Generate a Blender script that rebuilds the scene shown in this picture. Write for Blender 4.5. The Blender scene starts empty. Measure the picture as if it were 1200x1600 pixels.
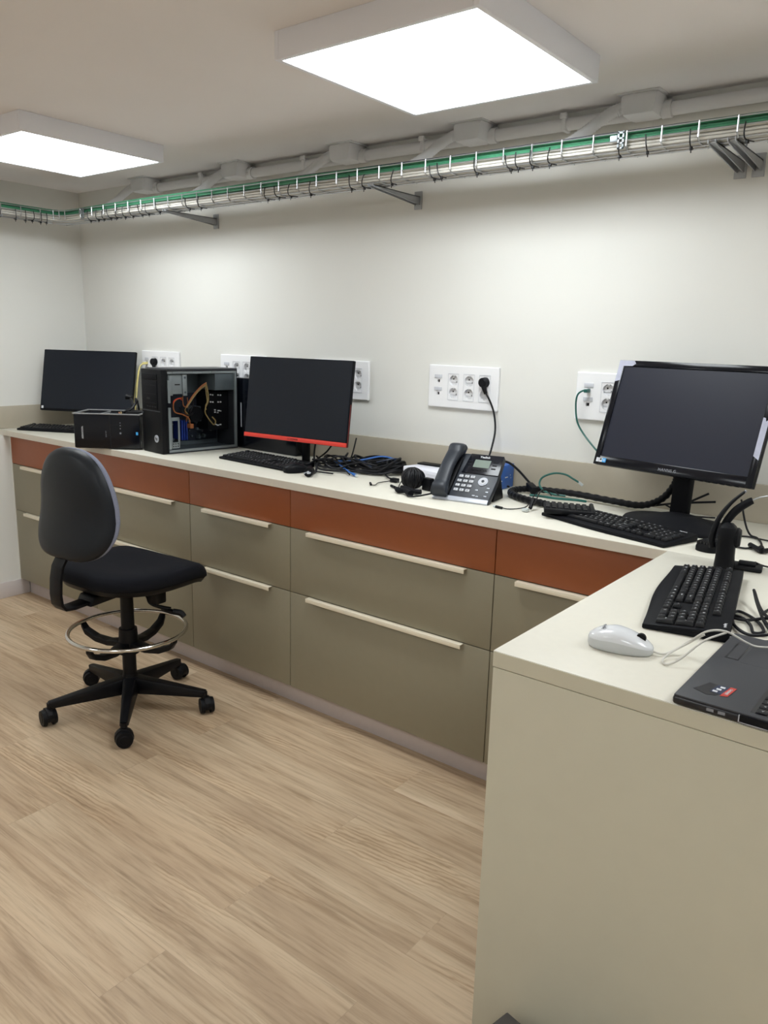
import bpy, bmesh, math, random
from mathutils import Vector, Matrix, noise
random.seed(7)
PI = math.pi
sc = bpy.context.scene
COL = sc.collection

# ------------------------------------------------------------------ camera
YAW, PITCH, ROLL = 0.6597, -0.2172, 0.0266
cam_d = bpy.data.cameras.new('camera'); cam = bpy.data.objects.new('camera', cam_d); COL.objects.link(cam)
fw = Vector((-math.sin(YAW)*math.cos(PITCH), math.cos(YAW)*math.cos(PITCH), math.sin(PITCH)))
rt0 = Vector((math.cos(YAW), math.sin(YAW), 0)); up0 = rt0.cross(fw)
rt = rt0*math.cos(ROLL)+up0*math.sin(ROLL); up = up0*math.cos(ROLL)-rt0*math.sin(ROLL)
M = Matrix((rt, up, -fw)).transposed().to_4x4(); M.translation = (3.3708, -2.5908, 1.452)
cam.matrix_world = M
cam_d.sensor_fit = 'VERTICAL'; cam_d.sensor_height = 36; cam_d.lens = 1224.58/1600*36
cam_d.clip_start = 0.02
sc.camera = cam

# ------------------------------------------------------------------ world, light levels, exposure
w = bpy.data.worlds.new('world'); sc.world = w; w.use_nodes = True
w.node_tree.nodes['Background'].inputs[0].default_value = (0.8, 0.9, 1, 1)
w.node_tree.nodes['Background'].inputs[1].default_value = 0.05
LAMP = 16.0
LAMP_COLOR = (0.915, 0.975, 1.0)
sc.view_settings.view_transform = 'Standard'; sc.view_settings.look = 'None'
sc.view_settings.exposure = -0.15; sc.view_settings.gamma = 1.0
sc.view_settings.use_curve_mapping = False

# ------------------------------------------------------------------ materials
def lin(c):
    return tuple(((x/255)/12.92 if x/255 <= 0.04045 else ((x/255+0.055)/1.055)**2.4) for x in c)
def mat(name, rgb, rough=0.5, metal=0.0, var=0.0, nscale=8.0, bump=0.0, bscale=200.0, emit=0.0, coat=0.0, spec=0.5):
    m = bpy.data.materials.new(name); m.use_nodes = True
    nt = m.node_tree; b = nt.nodes['Principled BSDF']
    c = lin(rgb)
    b.inputs['Roughness'].default_value = rough; b.inputs['Metallic'].default_value = metal
    b.inputs['Coat Weight'].default_value = coat; b.inputs['Specular IOR Level'].default_value = spec
    tc = nt.nodes.new('ShaderNodeTexCoord')
    n = nt.nodes.new('ShaderNodeTexNoise'); n.inputs['Scale'].default_value = nscale; n.inputs['Detail'].default_value = 4
    nt.links.new(tc.outputs['Object'], n.inputs['Vector'])
    r = nt.nodes.new('ShaderNodeValToRGB'); nt.links.new(n.outputs['Fac'], r.inputs['Fac'])
    r.color_ramp.elements[0].position = 0.3; r.color_ramp.elements[1].position = 0.7
    r.color_ramp.elements[0].color = tuple(x*(1-var) for x in c)+(1,)
    r.color_ramp.elements[1].color = tuple(min(1, x*(1+var)) for x in c)+(1,)
    nt.links.new(r.outputs['Color'], b.inputs['Base Color'])
    if bump > 0:
        n2 = nt.nodes.new('ShaderNodeTexNoise'); n2.inputs['Scale'].default_value = bscale
        nt.links.new(tc.outputs['Object'], n2.inputs['Vector'])
        bp = nt.nodes.new('ShaderNodeBump'); bp.inputs['Strength'].default_value = bump; bp.inputs['Distance'].default_value = 0.002
        nt.links.new(n2.outputs['Fac'], bp.inputs['Height']); nt.links.new(bp.outputs['Normal'], b.inputs['Normal'])
    if emit:
        b.inputs['Emission Color'].default_value = (*LAMP_COLOR, 1); b.inputs['Emission Strength'].default_value = emit
    return m

def floor_material():
    m = bpy.data.materials.new('wood_plank_vinyl'); m.use_nodes = True
    nt = m.node_tree; b = nt.nodes['Principled BSDF']; N = nt.nodes.new; L = nt.links.new
    tc = N('ShaderNodeTexCoord')
    br = N('ShaderNodeTexBrick'); br.offset = 0.37; br.offset_frequency = 2
    br.inputs['Scale'].default_value = 1; br.inputs['Brick Width'].default_value = 1.22; br.inputs['Row Height'].default_value = 0.18
    br.inputs['Mortar Size'].default_value = 0.0009; br.inputs['Mortar Smooth'].default_value = 0.3
    br.inputs['Color1'].default_value = (0, 0, 0, 1); br.inputs['Color2'].default_value = (1, 1, 1, 1); br.inputs['Mortar'].default_value = (.5, .5, .5, 1)
    L(tc.outputs['Object'], br.inputs['Vector'])
    sep = N('ShaderNodeSeparateXYZ'); L(tc.outputs['Object'], sep.inputs[0])
    bw = N('ShaderNodeRGBToBW'); L(br.outputs['Color'], bw.inputs[0])
    def math_(op, a, bb):
        n = N('ShaderNodeMath'); n.operation = op
        for i, v in enumerate((a, bb)):
            if isinstance(v, (int, float)): n.inputs[i].default_value = v
            else: L(v, n.inputs[i])
        return n.outputs[0]
    def comb(x, y, z):
        n = N('ShaderNodeCombineXYZ')
        for i, v in enumerate((x, y, z)):
            if isinstance(v, (int, float)): n.inputs[i].default_value = v
            else: L(v, n.inputs[i])
        return n.outputs[0]
    z = math_('MULTIPLY', bw.outputs[0], 37.0)
    X, Y = sep.outputs['X'], sep.outputs['Y']
    def noise_(vec, scale, detail, dist=0.0, rough=0.6):
        n = N('ShaderNodeTexNoise'); n.inputs['Scale'].default_value = scale; n.inputs['Detail'].default_value = detail
        n.inputs['Distortion'].default_value = dist; n.inputs['Roughness'].default_value = rough
        L(vec, n.inputs['Vector']); return n.outputs['Fac']
    def ramp(f, stops):
        r = N('ShaderNodeValToRGB'); L(f, r.inputs['Fac'])
        e = r.color_ramp.elements
        while len(e) < len(stops): e.new(0.5)
        for el, (p, c) in zip(e, stops): el.position = p; el.color = (*c, 1)
        return r.outputs['Color']
    def mix(kind, fac, a, bb):
        n = N('ShaderNodeMixRGB'); n.blend_type = kind
        if isinstance(fac, (int, float)): n.inputs[0].default_value = fac
        else: L(fac, n.inputs[0])
        L(a, n.inputs[1]); L(bb, n.inputs[2]); return n.outputs[0]
    broad = noise_(comb(math_('MULTIPLY', X, 1.1), math_('MULTIPLY', Y, 6.0), z), 1.0, 3, 0.6)
    base = ramp(broad, [(0.25, lin((170, 147, 122))), (0.5, lin((193, 171, 144))), (0.75, lin((210, 191, 165)))])
    fine = noise_(comb(math_('MULTIPLY', X, 4.0), math_('MULTIPLY', Y, 85.0), z), 1.0, 6, 0.4, 0.7)
    finec = ramp(fine, [(0.28, (0.60, 0.56, 0.52)), (0.5, (0.98, 0.97, 0.96)), (0.72, (1.10, 1.10, 1.10))])
    c = mix('MULTIPLY', 0.85, base, finec)
    mid = noise_(comb(math_('MULTIPLY', X, 1.6), math_('MULTIPLY', Y, 24.0), z), 1.0, 4, 1.2)
    midc = ramp(mid, [(0.3, (0.72, 0.67, 0.62)), (0.52, (1, 1, 1)), (0.8, (1.06, 1.07, 1.08))])
    c = mix('MULTIPLY', 0.8, c, midc)
    # cathedral figure, only in patches
    wv = N('ShaderNodeTexWave'); wv.wave_type = 'RINGS'; wv.rings_direction = 'Z'
    wv.inputs['Scale'].default_value = 2.6; wv.inputs['Distortion'].default_value = 5.0; wv.inputs['Detail'].default_value = 3
    wv.inputs['Detail Scale'].default_value = 2.2
    L(comb(math_('MULTIPLY', X, 2.2), math_('MULTIPLY', Y, 9.0), z), wv.inputs['Vector'])
    wc = ramp(wv.outputs['Fac'], [(0.0, (0.78, 0.72, 0.66)), (0.35, (1.0, 0.99, 0.97)), (1.0, (1.10, 1.10, 1.09))])
    patch = noise_(comb(math_('MULTIPLY', X, 1.8), math_('MULTIPLY', Y, 5.5), math_('ADD', z, 9.0)), 1.0, 1)
    pm = ramp(patch, [(0.50, (0, 0, 0)), (0.62, (0.9, 0.9, 0.9))])
    c = mix('MULTIPLY', pm, c, wc)
    tint = ramp(bw.outputs[0], [(0.0, (0.93, 0.90, 0.87)), (0.5, (1, 0.985, 0.965)), (1.0, (1.0, 0.95, 0.90))])
    c = mix('MULTIPLY', 0.8, c, tint)
    dark = N('ShaderNodeRGB'); dark.outputs[0].default_value = (*lin((140, 118, 98)), 1)
    c = mix('MIX', math_('MULTIPLY', br.outputs['Fac'], 0.3), c, dark.outputs[0])
    L(c, b.inputs['Base Color'])
    b.inputs['Roughness'].default_value = 0.5; b.inputs['Specular IOR Level'].default_value = 0.35
    bp = N('ShaderNodeBump'); bp.inputs['Strength'].default_value = 0.12; bp.inputs['Distance'].default_value = 0.002
    L(fine, bp.inputs['Height']); L(bp.outputs['Normal'], b.inputs['Normal'])
    return m

m_wall = mat('painted_plaster', (226, 225, 220), 0.85, var=0.015, nscale=3, bump=0.05, bscale=400)
m_ceil = mat('ceiling_paint', (243, 238, 237), 0.9, var=0.015, nscale=2)
m_base = mat('white_skirting', (214, 206, 204), 0.45, var=0.01)
m_floor = floor_material()
m_top = mat('cream_laminate', (223, 219, 206), 0.38, var=0.012, nscale=60)
m_edge = mat('cream_laminate_edge', (212, 204, 190), 0.45, var=0.012, nscale=60)
m_taupe = mat('taupe_laminate', (142, 135, 115), 0.42, var=0.015, nscale=30)
m_spl = mat('taupe_backsplash', (176, 167, 150), 0.45, var=0.015, nscale=30)
m_end = mat('beige_end_panel', (200, 194, 173), 0.42, var=0.012, nscale=20)
m_rust = mat('rust_orange_laminate', (150, 82, 45), 0.42, var=0.02, nscale=30)
m_kick = mat('brushed_aluminium_plinth', (196, 186, 184), 0.38, metal=0.25, var=0.02, nscale=40)
m_handle = mat('cream_metal_handle', (236, 226, 204), 0.35)
m_carc = mat('dark_gap', (60, 52, 42), 0.8)
m_lampf = mat('white_lamp_frame', (244, 245, 252), 0.4)
m_lampd = mat('lit_diffuser', (255, 255, 255), 0.5, emit=LAMP)
m_wire = mat('zinc_wire', (190, 192, 196), 0.28, metal=0.9, var=0.05)
m_zinc = mat('galvanised_steel', (165, 167, 170), 0.4, metal=0.6, var=0.05, nscale=40)
m_green = mat('green_cable', (66, 134, 100), 0.4, var=0.08)
m_whitec = mat('white_cable', (208, 205, 197), 0.5, var=0.03)
m_blackc = mat('black_cable', (14, 14, 19), 0.5, spec=0.3, var=0.1)
m_navyc = mat('navy_cable', (30, 40, 62), 0.45)
m_tie = mat('black_tie', (14, 14, 18), 0.4)
m_pvc = mat('grey_pvc', (222, 221, 222), 0.5, var=0.03)
m_plate = mat('white_plastic', (240, 240, 242), 0.28)
m_sock = mat('socket_plastic', (226, 226, 228), 0.35)
m_hole = mat('dark_hole', (16, 16, 18), 0.7)
m_label = mat('label_window', (205, 207, 214), 0.25)
m_blk = mat('black_plastic', (11, 12, 16), 0.5, spec=0.2, var=0.05, nscale=30, bump=0.05)
m_blkm = mat('black_matt_plastic', (9, 10, 16), 0.62, spec=0.18, var=0.05, bump=0.08, bscale=900)
m_gloss = mat('gloss_black', (6, 9, 18), 0.18, spec=0.35)
m_screen = mat('dark_screen', (34, 36, 48), 0.4, spec=0.25)
m_screen2 = mat('glossier_dark_screen', (20, 25, 34), 0.35, spec=0.28)
m_red = mat('red_plastic', (214, 60, 48), 0.4)
m_darkred = mat('dark_red_plastic', (120, 30, 28), 0.5)
m_key = mat('key_black', (14, 15, 20), 0.45, spec=0.35)
m_print = mat('white_print', (214, 216, 220), 0.5)
m_printd = mat('dim_print', (130, 132, 138), 0.5)
m_fabric = mat('black_fabric', (18, 19, 25), 0.95, var=0.15, nscale=300, bump=0.3, bscale=1500, spec=0.2)
m_gfab = mat('blue_grey_fabric', (128, 132, 150), 0.9, var=0.08, nscale=300, bump=0.3, bscale=1500)
m_shell = mat('chair_shell_plastic', (22, 26, 32), 0.45, spec=0.3, var=0.05, nscale=60, bump=0.1, bscale=700)
m_chrome = mat('chrome', (215, 213, 208), 0.12, metal=1.0)
m_nylon = mat('black_nylon', (9, 9, 13), 0.45, spec=0.25, bump=0.06)
m_case = mat('dark_steel_case', (50, 52, 58), 0.45, metal=0.2)
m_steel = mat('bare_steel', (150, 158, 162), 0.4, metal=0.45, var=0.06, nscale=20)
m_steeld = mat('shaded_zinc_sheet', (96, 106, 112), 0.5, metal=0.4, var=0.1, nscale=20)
m_pcb = mat('circuit_board', (24, 30, 44), 0.5, var=0.3, nscale=60)
m_bluep = mat('blue_plastic', (32, 60, 150), 0.4)
m_orange = mat('orange_wire', (150, 88, 48), 0.45)
m_yellow = mat('yellow_wire', (140, 120, 75), 0.45)
m_yelc = mat('yellow_cable', (226, 212, 140), 0.45)
m_phone = mat('phone_dark_grey', (36, 41, 50), 0.45, bump=0.05)
m_phonek = mat('phone_bezel', (22, 24, 32), 0.2)
m_lcd = mat('lcd_grey_green', (128, 140, 132), 0.2)
m_silver = mat('silver_plastic', (190, 194, 204), 0.35, metal=0.2)
m_pkey = mat('grey_phone_key', (196, 198, 204), 0.4)
m_box = mat('white_card_box', (232, 232, 242), 0.5)
m_bluebox = mat('blue_card_box', (30, 92, 176), 0.4, var=0.1, nscale=12)
m_bluec = mat('blue_cable', (48, 108, 190), 0.4)
m_greenp = mat('dark_green_patch', (22, 92, 84), 0.4)
m_mouse = mat('white_gloss_plastic', (226, 228, 232), 0.18, coat=0.4)
m_mouses = mat('pale_grey_plastic', (196, 198, 198), 0.4)
m_lap = mat('laptop_charcoal', (54, 55, 60), 0.5, bump=0.04, bscale=1200)
m_lapk = mat('laptop_side_black', (26, 26, 32), 0.35)
m_stk_r = mat('sticker_red', (190, 60, 50), 0.4)
m_stk_b = mat('sticker_navy', (30, 42, 72), 0.35)
m_stk_sky = mat('sticker_sky_blue', (60, 160, 225), 0.35)
m_film = mat('peeling_film', (176, 178, 196), 0.5, var=0.08, nscale=60)
m_trans = mat('clear_plug', (198, 205, 205), 0.2)
m_greybox = mat('dark_grey_metal', (84, 82, 82), 0.5, var=0.04)

# ------------------------------------------------------------------ helpers
def tagset(o, label=None, cat=None, group=None, kind=None):
    if label: o['label'] = label
    if cat: o['category'] = cat
    if group: o['group'] = group
    if kind: o['kind'] = kind
    return o

class MB:
    def __init__(s): s.bm = bmesh.new()
    def _bev(s, geom_faces, r, seg=2):
        edges = list({e for f in geom_faces for e in f.edges})
        bmesh.ops.bevel(s.bm, geom=edges, offset=r, segments=seg, affect='EDGES', profile=0.5, clamp_overlap=True)
    def box(s, x0, x1, y0, y1, z0, z1, bev=0.0, seg=2, mx=None):
        r = bmesh.ops.create_cube(s.bm, size=1.0)
        vs = r['verts']
        for v in vs:
            v.co = Vector((x0+(v.co.x+.5)*(x1-x0), y0+(v.co.y+.5)*(y1-y0), z0+(v.co.z+.5)*(z1-z0)))
            if mx: v.co = mx @ v.co
        if bev > 0: s._bev({f for v in vs for f in v.link_faces}, bev, seg)
        return s
    def hexa(s, pts, bev=0.0):
        # 8 points: bottom 4 ccw, top 4 ccw
        v = [s.bm.verts.new(p) for p in pts]
        F = [(3, 2, 1, 0), (4, 5, 6, 7), (0, 1, 5, 4), (1, 2, 6, 5), (2, 3, 7, 6), (3, 0, 4, 7)]
        fs = [s.bm.faces.new([v[i] for i in f]) for f in F]
        if bev > 0: s._bev(fs, bev)
        return s
    def cyl(s, a, b, r, r2=None, n=20, cap=True):
        return s.tube([a, b], [r, r if r2 is None else r2], n, cap, smooth=False)
    def tube(s, pts, r, n=8, cap=True, smooth=True, sub=6, closed=False):
        P = [Vector(p) for p in pts]
        if not isinstance(r, (list, tuple)): R = [r]*len(P)
        else: R = list(r)
        if smooth and len(P) > 2:
            Q, RR = [], []
            m = len(P)
            for i in range(m if closed else m-1):
                if closed: p0, p1, p2, p3 = P[(i-1) % m], P[i], P[(i+1) % m], P[(i+2) % m]; r1, r2_ = R[i], R[(i+1) % m]
                else: p0, p1, p2, p3 = P[max(i-1, 0)], P[i], P[i+1], P[min(i+2, m-1)]; r1, r2_ = R[i], R[i+1]
                for k in range(sub):
                    t = k/sub
                    Q.append(0.5*((2*p1)+(p2-p0)*t+(2*p0-5*p1+4*p2-p3)*t*t+(3*p1-p0-3*p2+p3)*t**3)); RR.append(r1+(r2_-r1)*t)
            if not closed: Q.append(P[-1]); RR.append(R[-1])
            P, R = Q, RR
        rings = []
        T0 = (P[1]-P[0]).normalized()
        nrm = T0.orthogonal().normalized()
        m = len(P)
        for i, p in enumerate(P):
            if closed: T = (P[(i+1) % m]-P[i-1])
            else: T = (P[min(i+1, m-1)]-P[max(i-1, 0)])
            if T.length < 1e-9: T = T0
            T = T.normalized()
            nrm = (nrm-T*nrm.dot(T))
            if nrm.length < 1e-6: nrm = T.orthogonal()
            nrm.normalize(); bn = T.cross(nrm); T0 = T
            rings.append([s.bm.verts.new(p+(nrm*math.cos(2*PI*k/n)+bn*math.sin(2*PI*k/n))*R[i]) for k in range(n)])
        for i in range(m if closed else m-1):
            a, b = rings[i], rings[(i+1) % m]
            for k in range(n):
                try: s.bm.faces.new((a[k], a[(k+1) % n], b[(k+1) % n], b[k]))
                except ValueError: pass
        if cap and not closed:
            s.bm.faces.new(rings[0][::-1]); s.bm.faces.new(rings[-1])
        return s
    def prism(s, pts, axis, a, b, bev=0.0, mx=None):
        # pts 2D outline; extruded along axis 'x','y','z' from a to b
        def mk(p, h):
            if axis == 'x': c = Vector((h, p[0], p[1]))
            elif axis == 'y': c = Vector((p[0], h, p[1]))
            else: c = Vector((p[0], p[1], h))
            return mx @ c if mx else c
        A = [s.bm.verts.new(mk(p, a)) for p in pts]; B = [s.bm.verts.new(mk(p, b)) for p in pts]
        n = len(pts)
        fs = [s.bm.faces.new(A[::-1]), s.bm.faces.new(B)]
        for i in range(n): fs.append(s.bm.faces.new((A[i], A[(i+1) % n], B[(i+1) % n], B[i])))
        if bev > 0: s._bev(fs, bev)
        return s
    def loft(s, outline, prof, n=40, fn=None):
        # rings of outline(t)->(x,y) scaled by prof (scale, z); fn deforms
        rings = []
        for sc_, z in prof:
            ring = []
            for k in range(n):
                x, y = outline(2*PI*k/n)
                c = Vector((x*sc_, y*sc_, z))
                ring.append(s.bm.verts.new(fn(c) if fn else c))
            rings.append(ring)
        for a, b in zip(rings, rings[1:]):
            for k in range(n): s.bm.faces.new((a[k], a[(k+1) % n], b[(k+1) % n], b[k]))
        s.bm.faces.new(rings[0][::-1]); s.bm.faces.new(rings[-1])
        return s
    def xf(s, mx):
        for v in s.bm.verts: v.co = mx @ v.co
        return s
    def build(s, name, material, parent=None, smooth=True, angle=35):
        me = bpy.data.meshes.new(name)
        bmesh.ops.recalc_face_normals(s.bm, faces=s.bm.faces)
        s.bm.to_mesh(me); s.bm.free()
        me.materials.append(material)
        if smooth:
            me.polygons.foreach_set('use_smooth', [True]*len(me.polygons))
            try: me.set_sharp_from_angle(angle=math.radians(angle))
            except Exception: pass
        o = bpy.data.objects.new(name, me); COL.objects.link(o)
        if parent: o.parent = parent
        return o

def empty(name, loc, rz=0, label=None, cat=None, group=None):
    o = bpy.data.objects.new(name, None); COL.objects.link(o); o.location = loc; o.rotation_euler = (0, 0, rz)
    o.empty_display_size = 0.02
    return tagset(o, label, cat, group)
def kids(o): return [c for c in list(COL.objects) if c.parent == o]
def copy_tree(o, parent=None, children=None):
    c = o.copy(); COL.objects.link(c); c.parent = parent
    for ch in (children if children is not None else kids(o)): copy_tree(ch, c)
    return c
def superell(a, b, e):
    def f(t):
        c, s_ = math.cos(t), math.sin(t)
        return (a*math.copysign(abs(c)**(2/e), c), b*math.copysign(abs(s_)**(2/e), s_))
    return f
def text_mesh(body, size, depth=0.0003, bold=False, spacing=1.0):
    cu = bpy.data.curves.new('lettering', 'FONT'); cu.body = body; cu.size = size; cu.extrude = depth
    cu.align_x = 'CENTER'; cu.align_y = 'CENTER'; cu.space_character = spacing; cu.resolution_u = 2
    if bold: cu.offset = size*0.015
    o = bpy.data.objects.new('lettering', cu); COL.objects.link(o)
    bpy.context.view_layer.update()
    dg = bpy.context.evaluated_depsgraph_get()
    me = bpy.data.meshes.new_from_object(o.evaluated_get(dg))
    bpy.data.objects.remove(o); bpy.data.curves.remove(cu)
    return me
def text(name, body, size, mx, material, parent, bold=False, spacing=1.0):
    me = text_mesh(body, size, 0.0003, bold, spacing); me.name = name
    me.transform(mx); me.materials.clear(); me.materials.append(material)
    o = bpy.data.objects.new(name, me); COL.objects.link(o); o.parent = parent
    return o
def T(x, y, z): return Matrix.Translation((x, y, z))
def RX(a): return Matrix.Rotation(a, 4, 'X')
def RY(a): return Matrix.Rotation(a, 4, 'Y')
def RZ(a): return Matrix.Rotation(a, 4, 'Z')
def rad(d): return math.radians(d)

H = 0.926          # worktop height
YF = -0.519        # drawer front plane
YW = -0.548        # worktop front edge
CEIL = 2.2
XL = -0.855        # left wall
WT = 0.03          # worktop thickness

# ------------------------------------------------------------------ setting
def struct(o): return tagset(o, kind='structure')
struct(MB().box(-1.0, 5.2, -4.7, 0.12, -0.1, 0).build('floor', m_floor, smooth=False))
struct(MB().box(-1.0, 5.2, -4.7, 0.12, CEIL, CEIL+.1).build('ceiling', m_ceil, smooth=False))
struct(MB().box(-1.0, 5.2, 0, 0.12, 0, CEIL).build('wall_back', m_wall, smooth=False))
wl = MB().box(-1.0, XL, -4.7, 0, 0, CEIL)
struct(wl.build('wall_left', m_wall, smooth=False))
struct(MB().box(5.08, 5.2, -4.6, 0, 0, CEIL).build('wall_right', m_wall, smooth=False))
struct(MB().box(XL, 5.08, -4.7, -4.58, 0, CEIL).build('wall_front', m_wall, smooth=False))
struct(MB().box(XL, -0.806, -4.58, -0.46, 0, H-WT-0.001).build('trim_1', m_wall, smooth=False))
struct(MB().box(-0.806, -0.794, -4.58, -0.47, 0, 0.088, 0.003).build('baseboard_left', m_base))
struct(MB().box(5.068, 5.08, -4.58, 0, 0, 0.088, 0.003).build('baseboard_right', m_base))
struct(MB().box(-0.79, 5.06, -4.58, -4.568, 0, 0.088, 0.003).build('baseboard_front', m_base))

# ------------------------------------------------------------------ ceiling lights
def ceiling_light(x, y, label):
    t = empty('ceiling_light', (x, y, CEIL), 0, label, 'ceiling light')
    a, b, d = 0.3025, 0.2875, 0.067
    f = MB()
    f.box(-a, -b, -a, a, -d, 0, 0.0015); f.box(b, a, -a, a, -d, 0, 0.0015)
    f.box(-b, b, -a, -b, -d, 0, 0.0015); f.box(-b, b, b, a, -d, 0, 0.0015)
    f.build('frame', m_lampf, t)
    MB().box(-b, b, -b, b, -d+0.002, -d+0.008).build('diffuser', m_lampd, t, smooth=False)
    return t
LX = [-0.067+0.2875, 1.805+0.2875, 1.805+1.872+0.2875]
ceiling_light(LX[1], -1.041+0.2875, 'large square surface-mounted ceiling panel light, the one nearest the camera at top centre')
ceiling_light(LX[0], -1.041+0.2875, 'square surface-mounted ceiling panel light at the far left near the room corner')
ceiling_light(LX[2], -1.041+0.2875, 'unseen square panel light added for room light above the right end of the room')  # from here on: unseen lamps continuing the grid, added to light the room
ceiling_light(LX[0], -3.1, 'unseen square panel light added for room light behind the camera on the left')
ceiling_light(LX[1], -3.1, 'unseen square panel light added for room light behind the camera in the middle')
ceiling_light(LX[2], -3.1, 'unseen square panel light added for room light behind the camera on the right')

# ------------------------------------------------------------------ drawer cabinets
def handle(mb, x0, x1, z):
    # folded lip profile screwed on the drawer's top edge
    mb.box(x0, x1, -0.022, 0.0, z-0.0025, z, 0.0008)
    mb.box(x0, x1, -0.022, -0.0195, z-0.015, z-0.0005, 0.0008)
def cabinet(x0, x1, label, hx=None, drawers=True):
    t = empty('drawer_cabinet', (x0, YF, 0), 0, label, 'cabinet', 'built-in drawer cabinets under the long worktop')
    w_ = x1-x0; g = 0.0016
    MB().box(0.001, w_-0.001, 0.02, 0.50, 0.1, H-WT-0.001).build('carcass', m_carc, t, smooth=False)
    MB().box(g, w_-g, 0, 0.019, 0.745, H-WT-0.004, 0.0008).build('rust_panel', m_rust, t)
    for i, (za, zb) in enumerate(((0.4895, 0.742), (0.094, 0.4865))):
        d = MB().box(g, w_-g, 0, 0.019, za, zb, 0.0008).build('drawer', m_taupe, t)
        hm = MB(); handle(hm, hx[0]-x0, hx[1]-x0, zb+0.0006); hm.build('handle', m_handle, d)
    MB().box(0, w_, 0.05, 0.062, 0.0, 0.1).build('plinth', m_kick, t, smooth=False)
    return t
cabinet(-0.79, -0.038, 'leftmost drawer cabinet with rust top panel beside the left wall behind the chair', (-0.67, -0.158))
cabinet(-0.038, 0.715, 'drawer cabinet directly behind the chair, below the open computer tower', (0.082, 0.615))
cabinet(0.715, 1.315, 'narrow drawer cabinet just right of the chair, below the red-edged monitor', (0.815, 1.215))
cabinet(1.315, 2.207, 'widest drawer cabinet with long cream handles below the desk phone', (1.415, 2.107))
cabinet(2.207, 2.76, 'rightmost drawer cabinet partly hidden behind the peninsula counter', (2.29, 2.7))
tagset(MB().box(-0.806, -0.7905, YF+0.004, YF+0.02, 0.094, H-WT-0.001).build('filler_strip', m_wall, smooth=False),
       'pale narrow filler strip between leftmost drawer cabinet and left wall', 'filler strip')

# worktops
t = empty('worktop', (XL, 0, H), 0, 'long cream worktop running along the back wall', 'worktop')
MB().box(0, 2.738-XL+0.66, YW, 0, -WT, 0, 0.0012).build('board', m_top, t)
MB().box(0.002, 2.736-XL, YW-0.0012, YW+0.0002, -WT+0.0015, -0.0015).build('edge_band', m_edge, t, smooth=False)
t = empty('worktop', (2.738, YW, H), 0, 'cream worktop of the peninsula counter carrying the white mouse and laptop', 'worktop')
MB().box(0, 0.66, -1.4525-YW, -0.0008, -WT, 0, 0.0012).build('board', m_top, t)
MB().box(0.0015, 0.658, -1.4525-YW-0.0012, -1.4525-YW+0.0002, -WT+0.0015, -0.0015).build('edge_band', m_end, t, smooth=False)
# peninsula cabinet
t = empty('peninsula_cabinet', (2.745, -1.452, 0), 0, 'beige counter cabinet with plain full-height end panel in the right foreground', 'cabinet')
MB().box(-0.006, 0.65, 0, 0.022, 0, H-WT-0.0012, 0.001).build('end_panel', m_end, t)
MB().box(0.012, 0.62, 0.0225, 0.93, 0.1, H-WT-0.0012).build('carcass', m_taupe, t, smooth=False)
MB().box(0.05, 0.6, 0.0225, 0.93, 0.0, 0.1).build('plinth', m_kick, t, smooth=False)
# backsplashes
tagset(MB().box(XL+0.013, 3.4, -0.0125, -0.0006, H+0.0003, 1.046, 0.001).build('backsplash', m_spl), 'taupe upstand running along the back wall above the worktop', 'backsplash')
tagset(MB().box(XL, XL+0.012, YW, 0, H+0.0003, 1.046, 0.001).build('backsplash', m_spl), 'short taupe upstand on the left wall beside the far-left monitor', 'backsplash')

# dark grey box in front of the end panel
t = empty('metal_box', (2.822, -1.470, 0), rad(-12), 'dark grey box corner on the floor against the peninsula end panel', 'box')
MB().box(0, 0.35, -0.42, 0, 0.012, 0.24, 0.003).build('body', m_greybox, t)
MB().box(0.02, 0.33, -0.40, -0.02, 0, 0.012).build('foot', m_blk, t)
kk = MB()
for i in range(5): kk.box(0.05, 0.3, -0.4215, -0.4195, 0.05+i*0.03, 0.056+i*0.03)
kk.build('vent_slots', m_hole, t, smooth=False)

# ------------------------------------------------------------------ cable tray
TY0, TY1, TZ0, TZ1 = -0.29, -0.185, 1.993, 2.042
def tray(along_x, a0, a1, c0, c1, label, first):
    """wire mesh tray: a = along, c0 = open side (room), c1 = wall side"""
    def P(a, c, z): return (a, c, z) if along_x else (c, a, z)
    t = empty('cable_tray', P(a0, c0, TZ0), 0, label, 'cable tray')
    off = Vector(P(a0, c0, TZ0))
    mb = MB(); r = 0.0021
    def w_(pts, rr=r): mb.tube([Vector(p)-off for p in pts], rr, 6, smooth=False)
    s = 1 if c1 > c0 else -1
    for c, z in ((c0, TZ1), (c0, 2.02), (c0+0.012*s, TZ0+0.001), (c0+.040*s, TZ0-.003), (c0+.068*s, TZ0-.003), (c1-0.012*s, TZ0+.001), (c1, 2.02), (c1, TZ1)):
        w_([P(a0, c, z), P(a1, c, z)])
    k = first
    while k < a1-0.01:
        if k > a0:
            w_([P(k, c0, TZ1+0.003), P(k, c0, TZ0+.012), P(k, c0+.012*s, TZ0), P(k, c1-.012*s, TZ0), P(k, c1, TZ0+.012), P(k, c1, TZ1+0.003)], 0.0025)
        k += 0.0997
    mb.build('wire_mesh', m_wire, t)
    return t, off, P, s
tr, off, P_, s_ = tray(True, -0.40, 3.9, TY0, TY1, 'long wire mesh cable tray along the back wall under the ceiling', -0.371)
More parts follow.
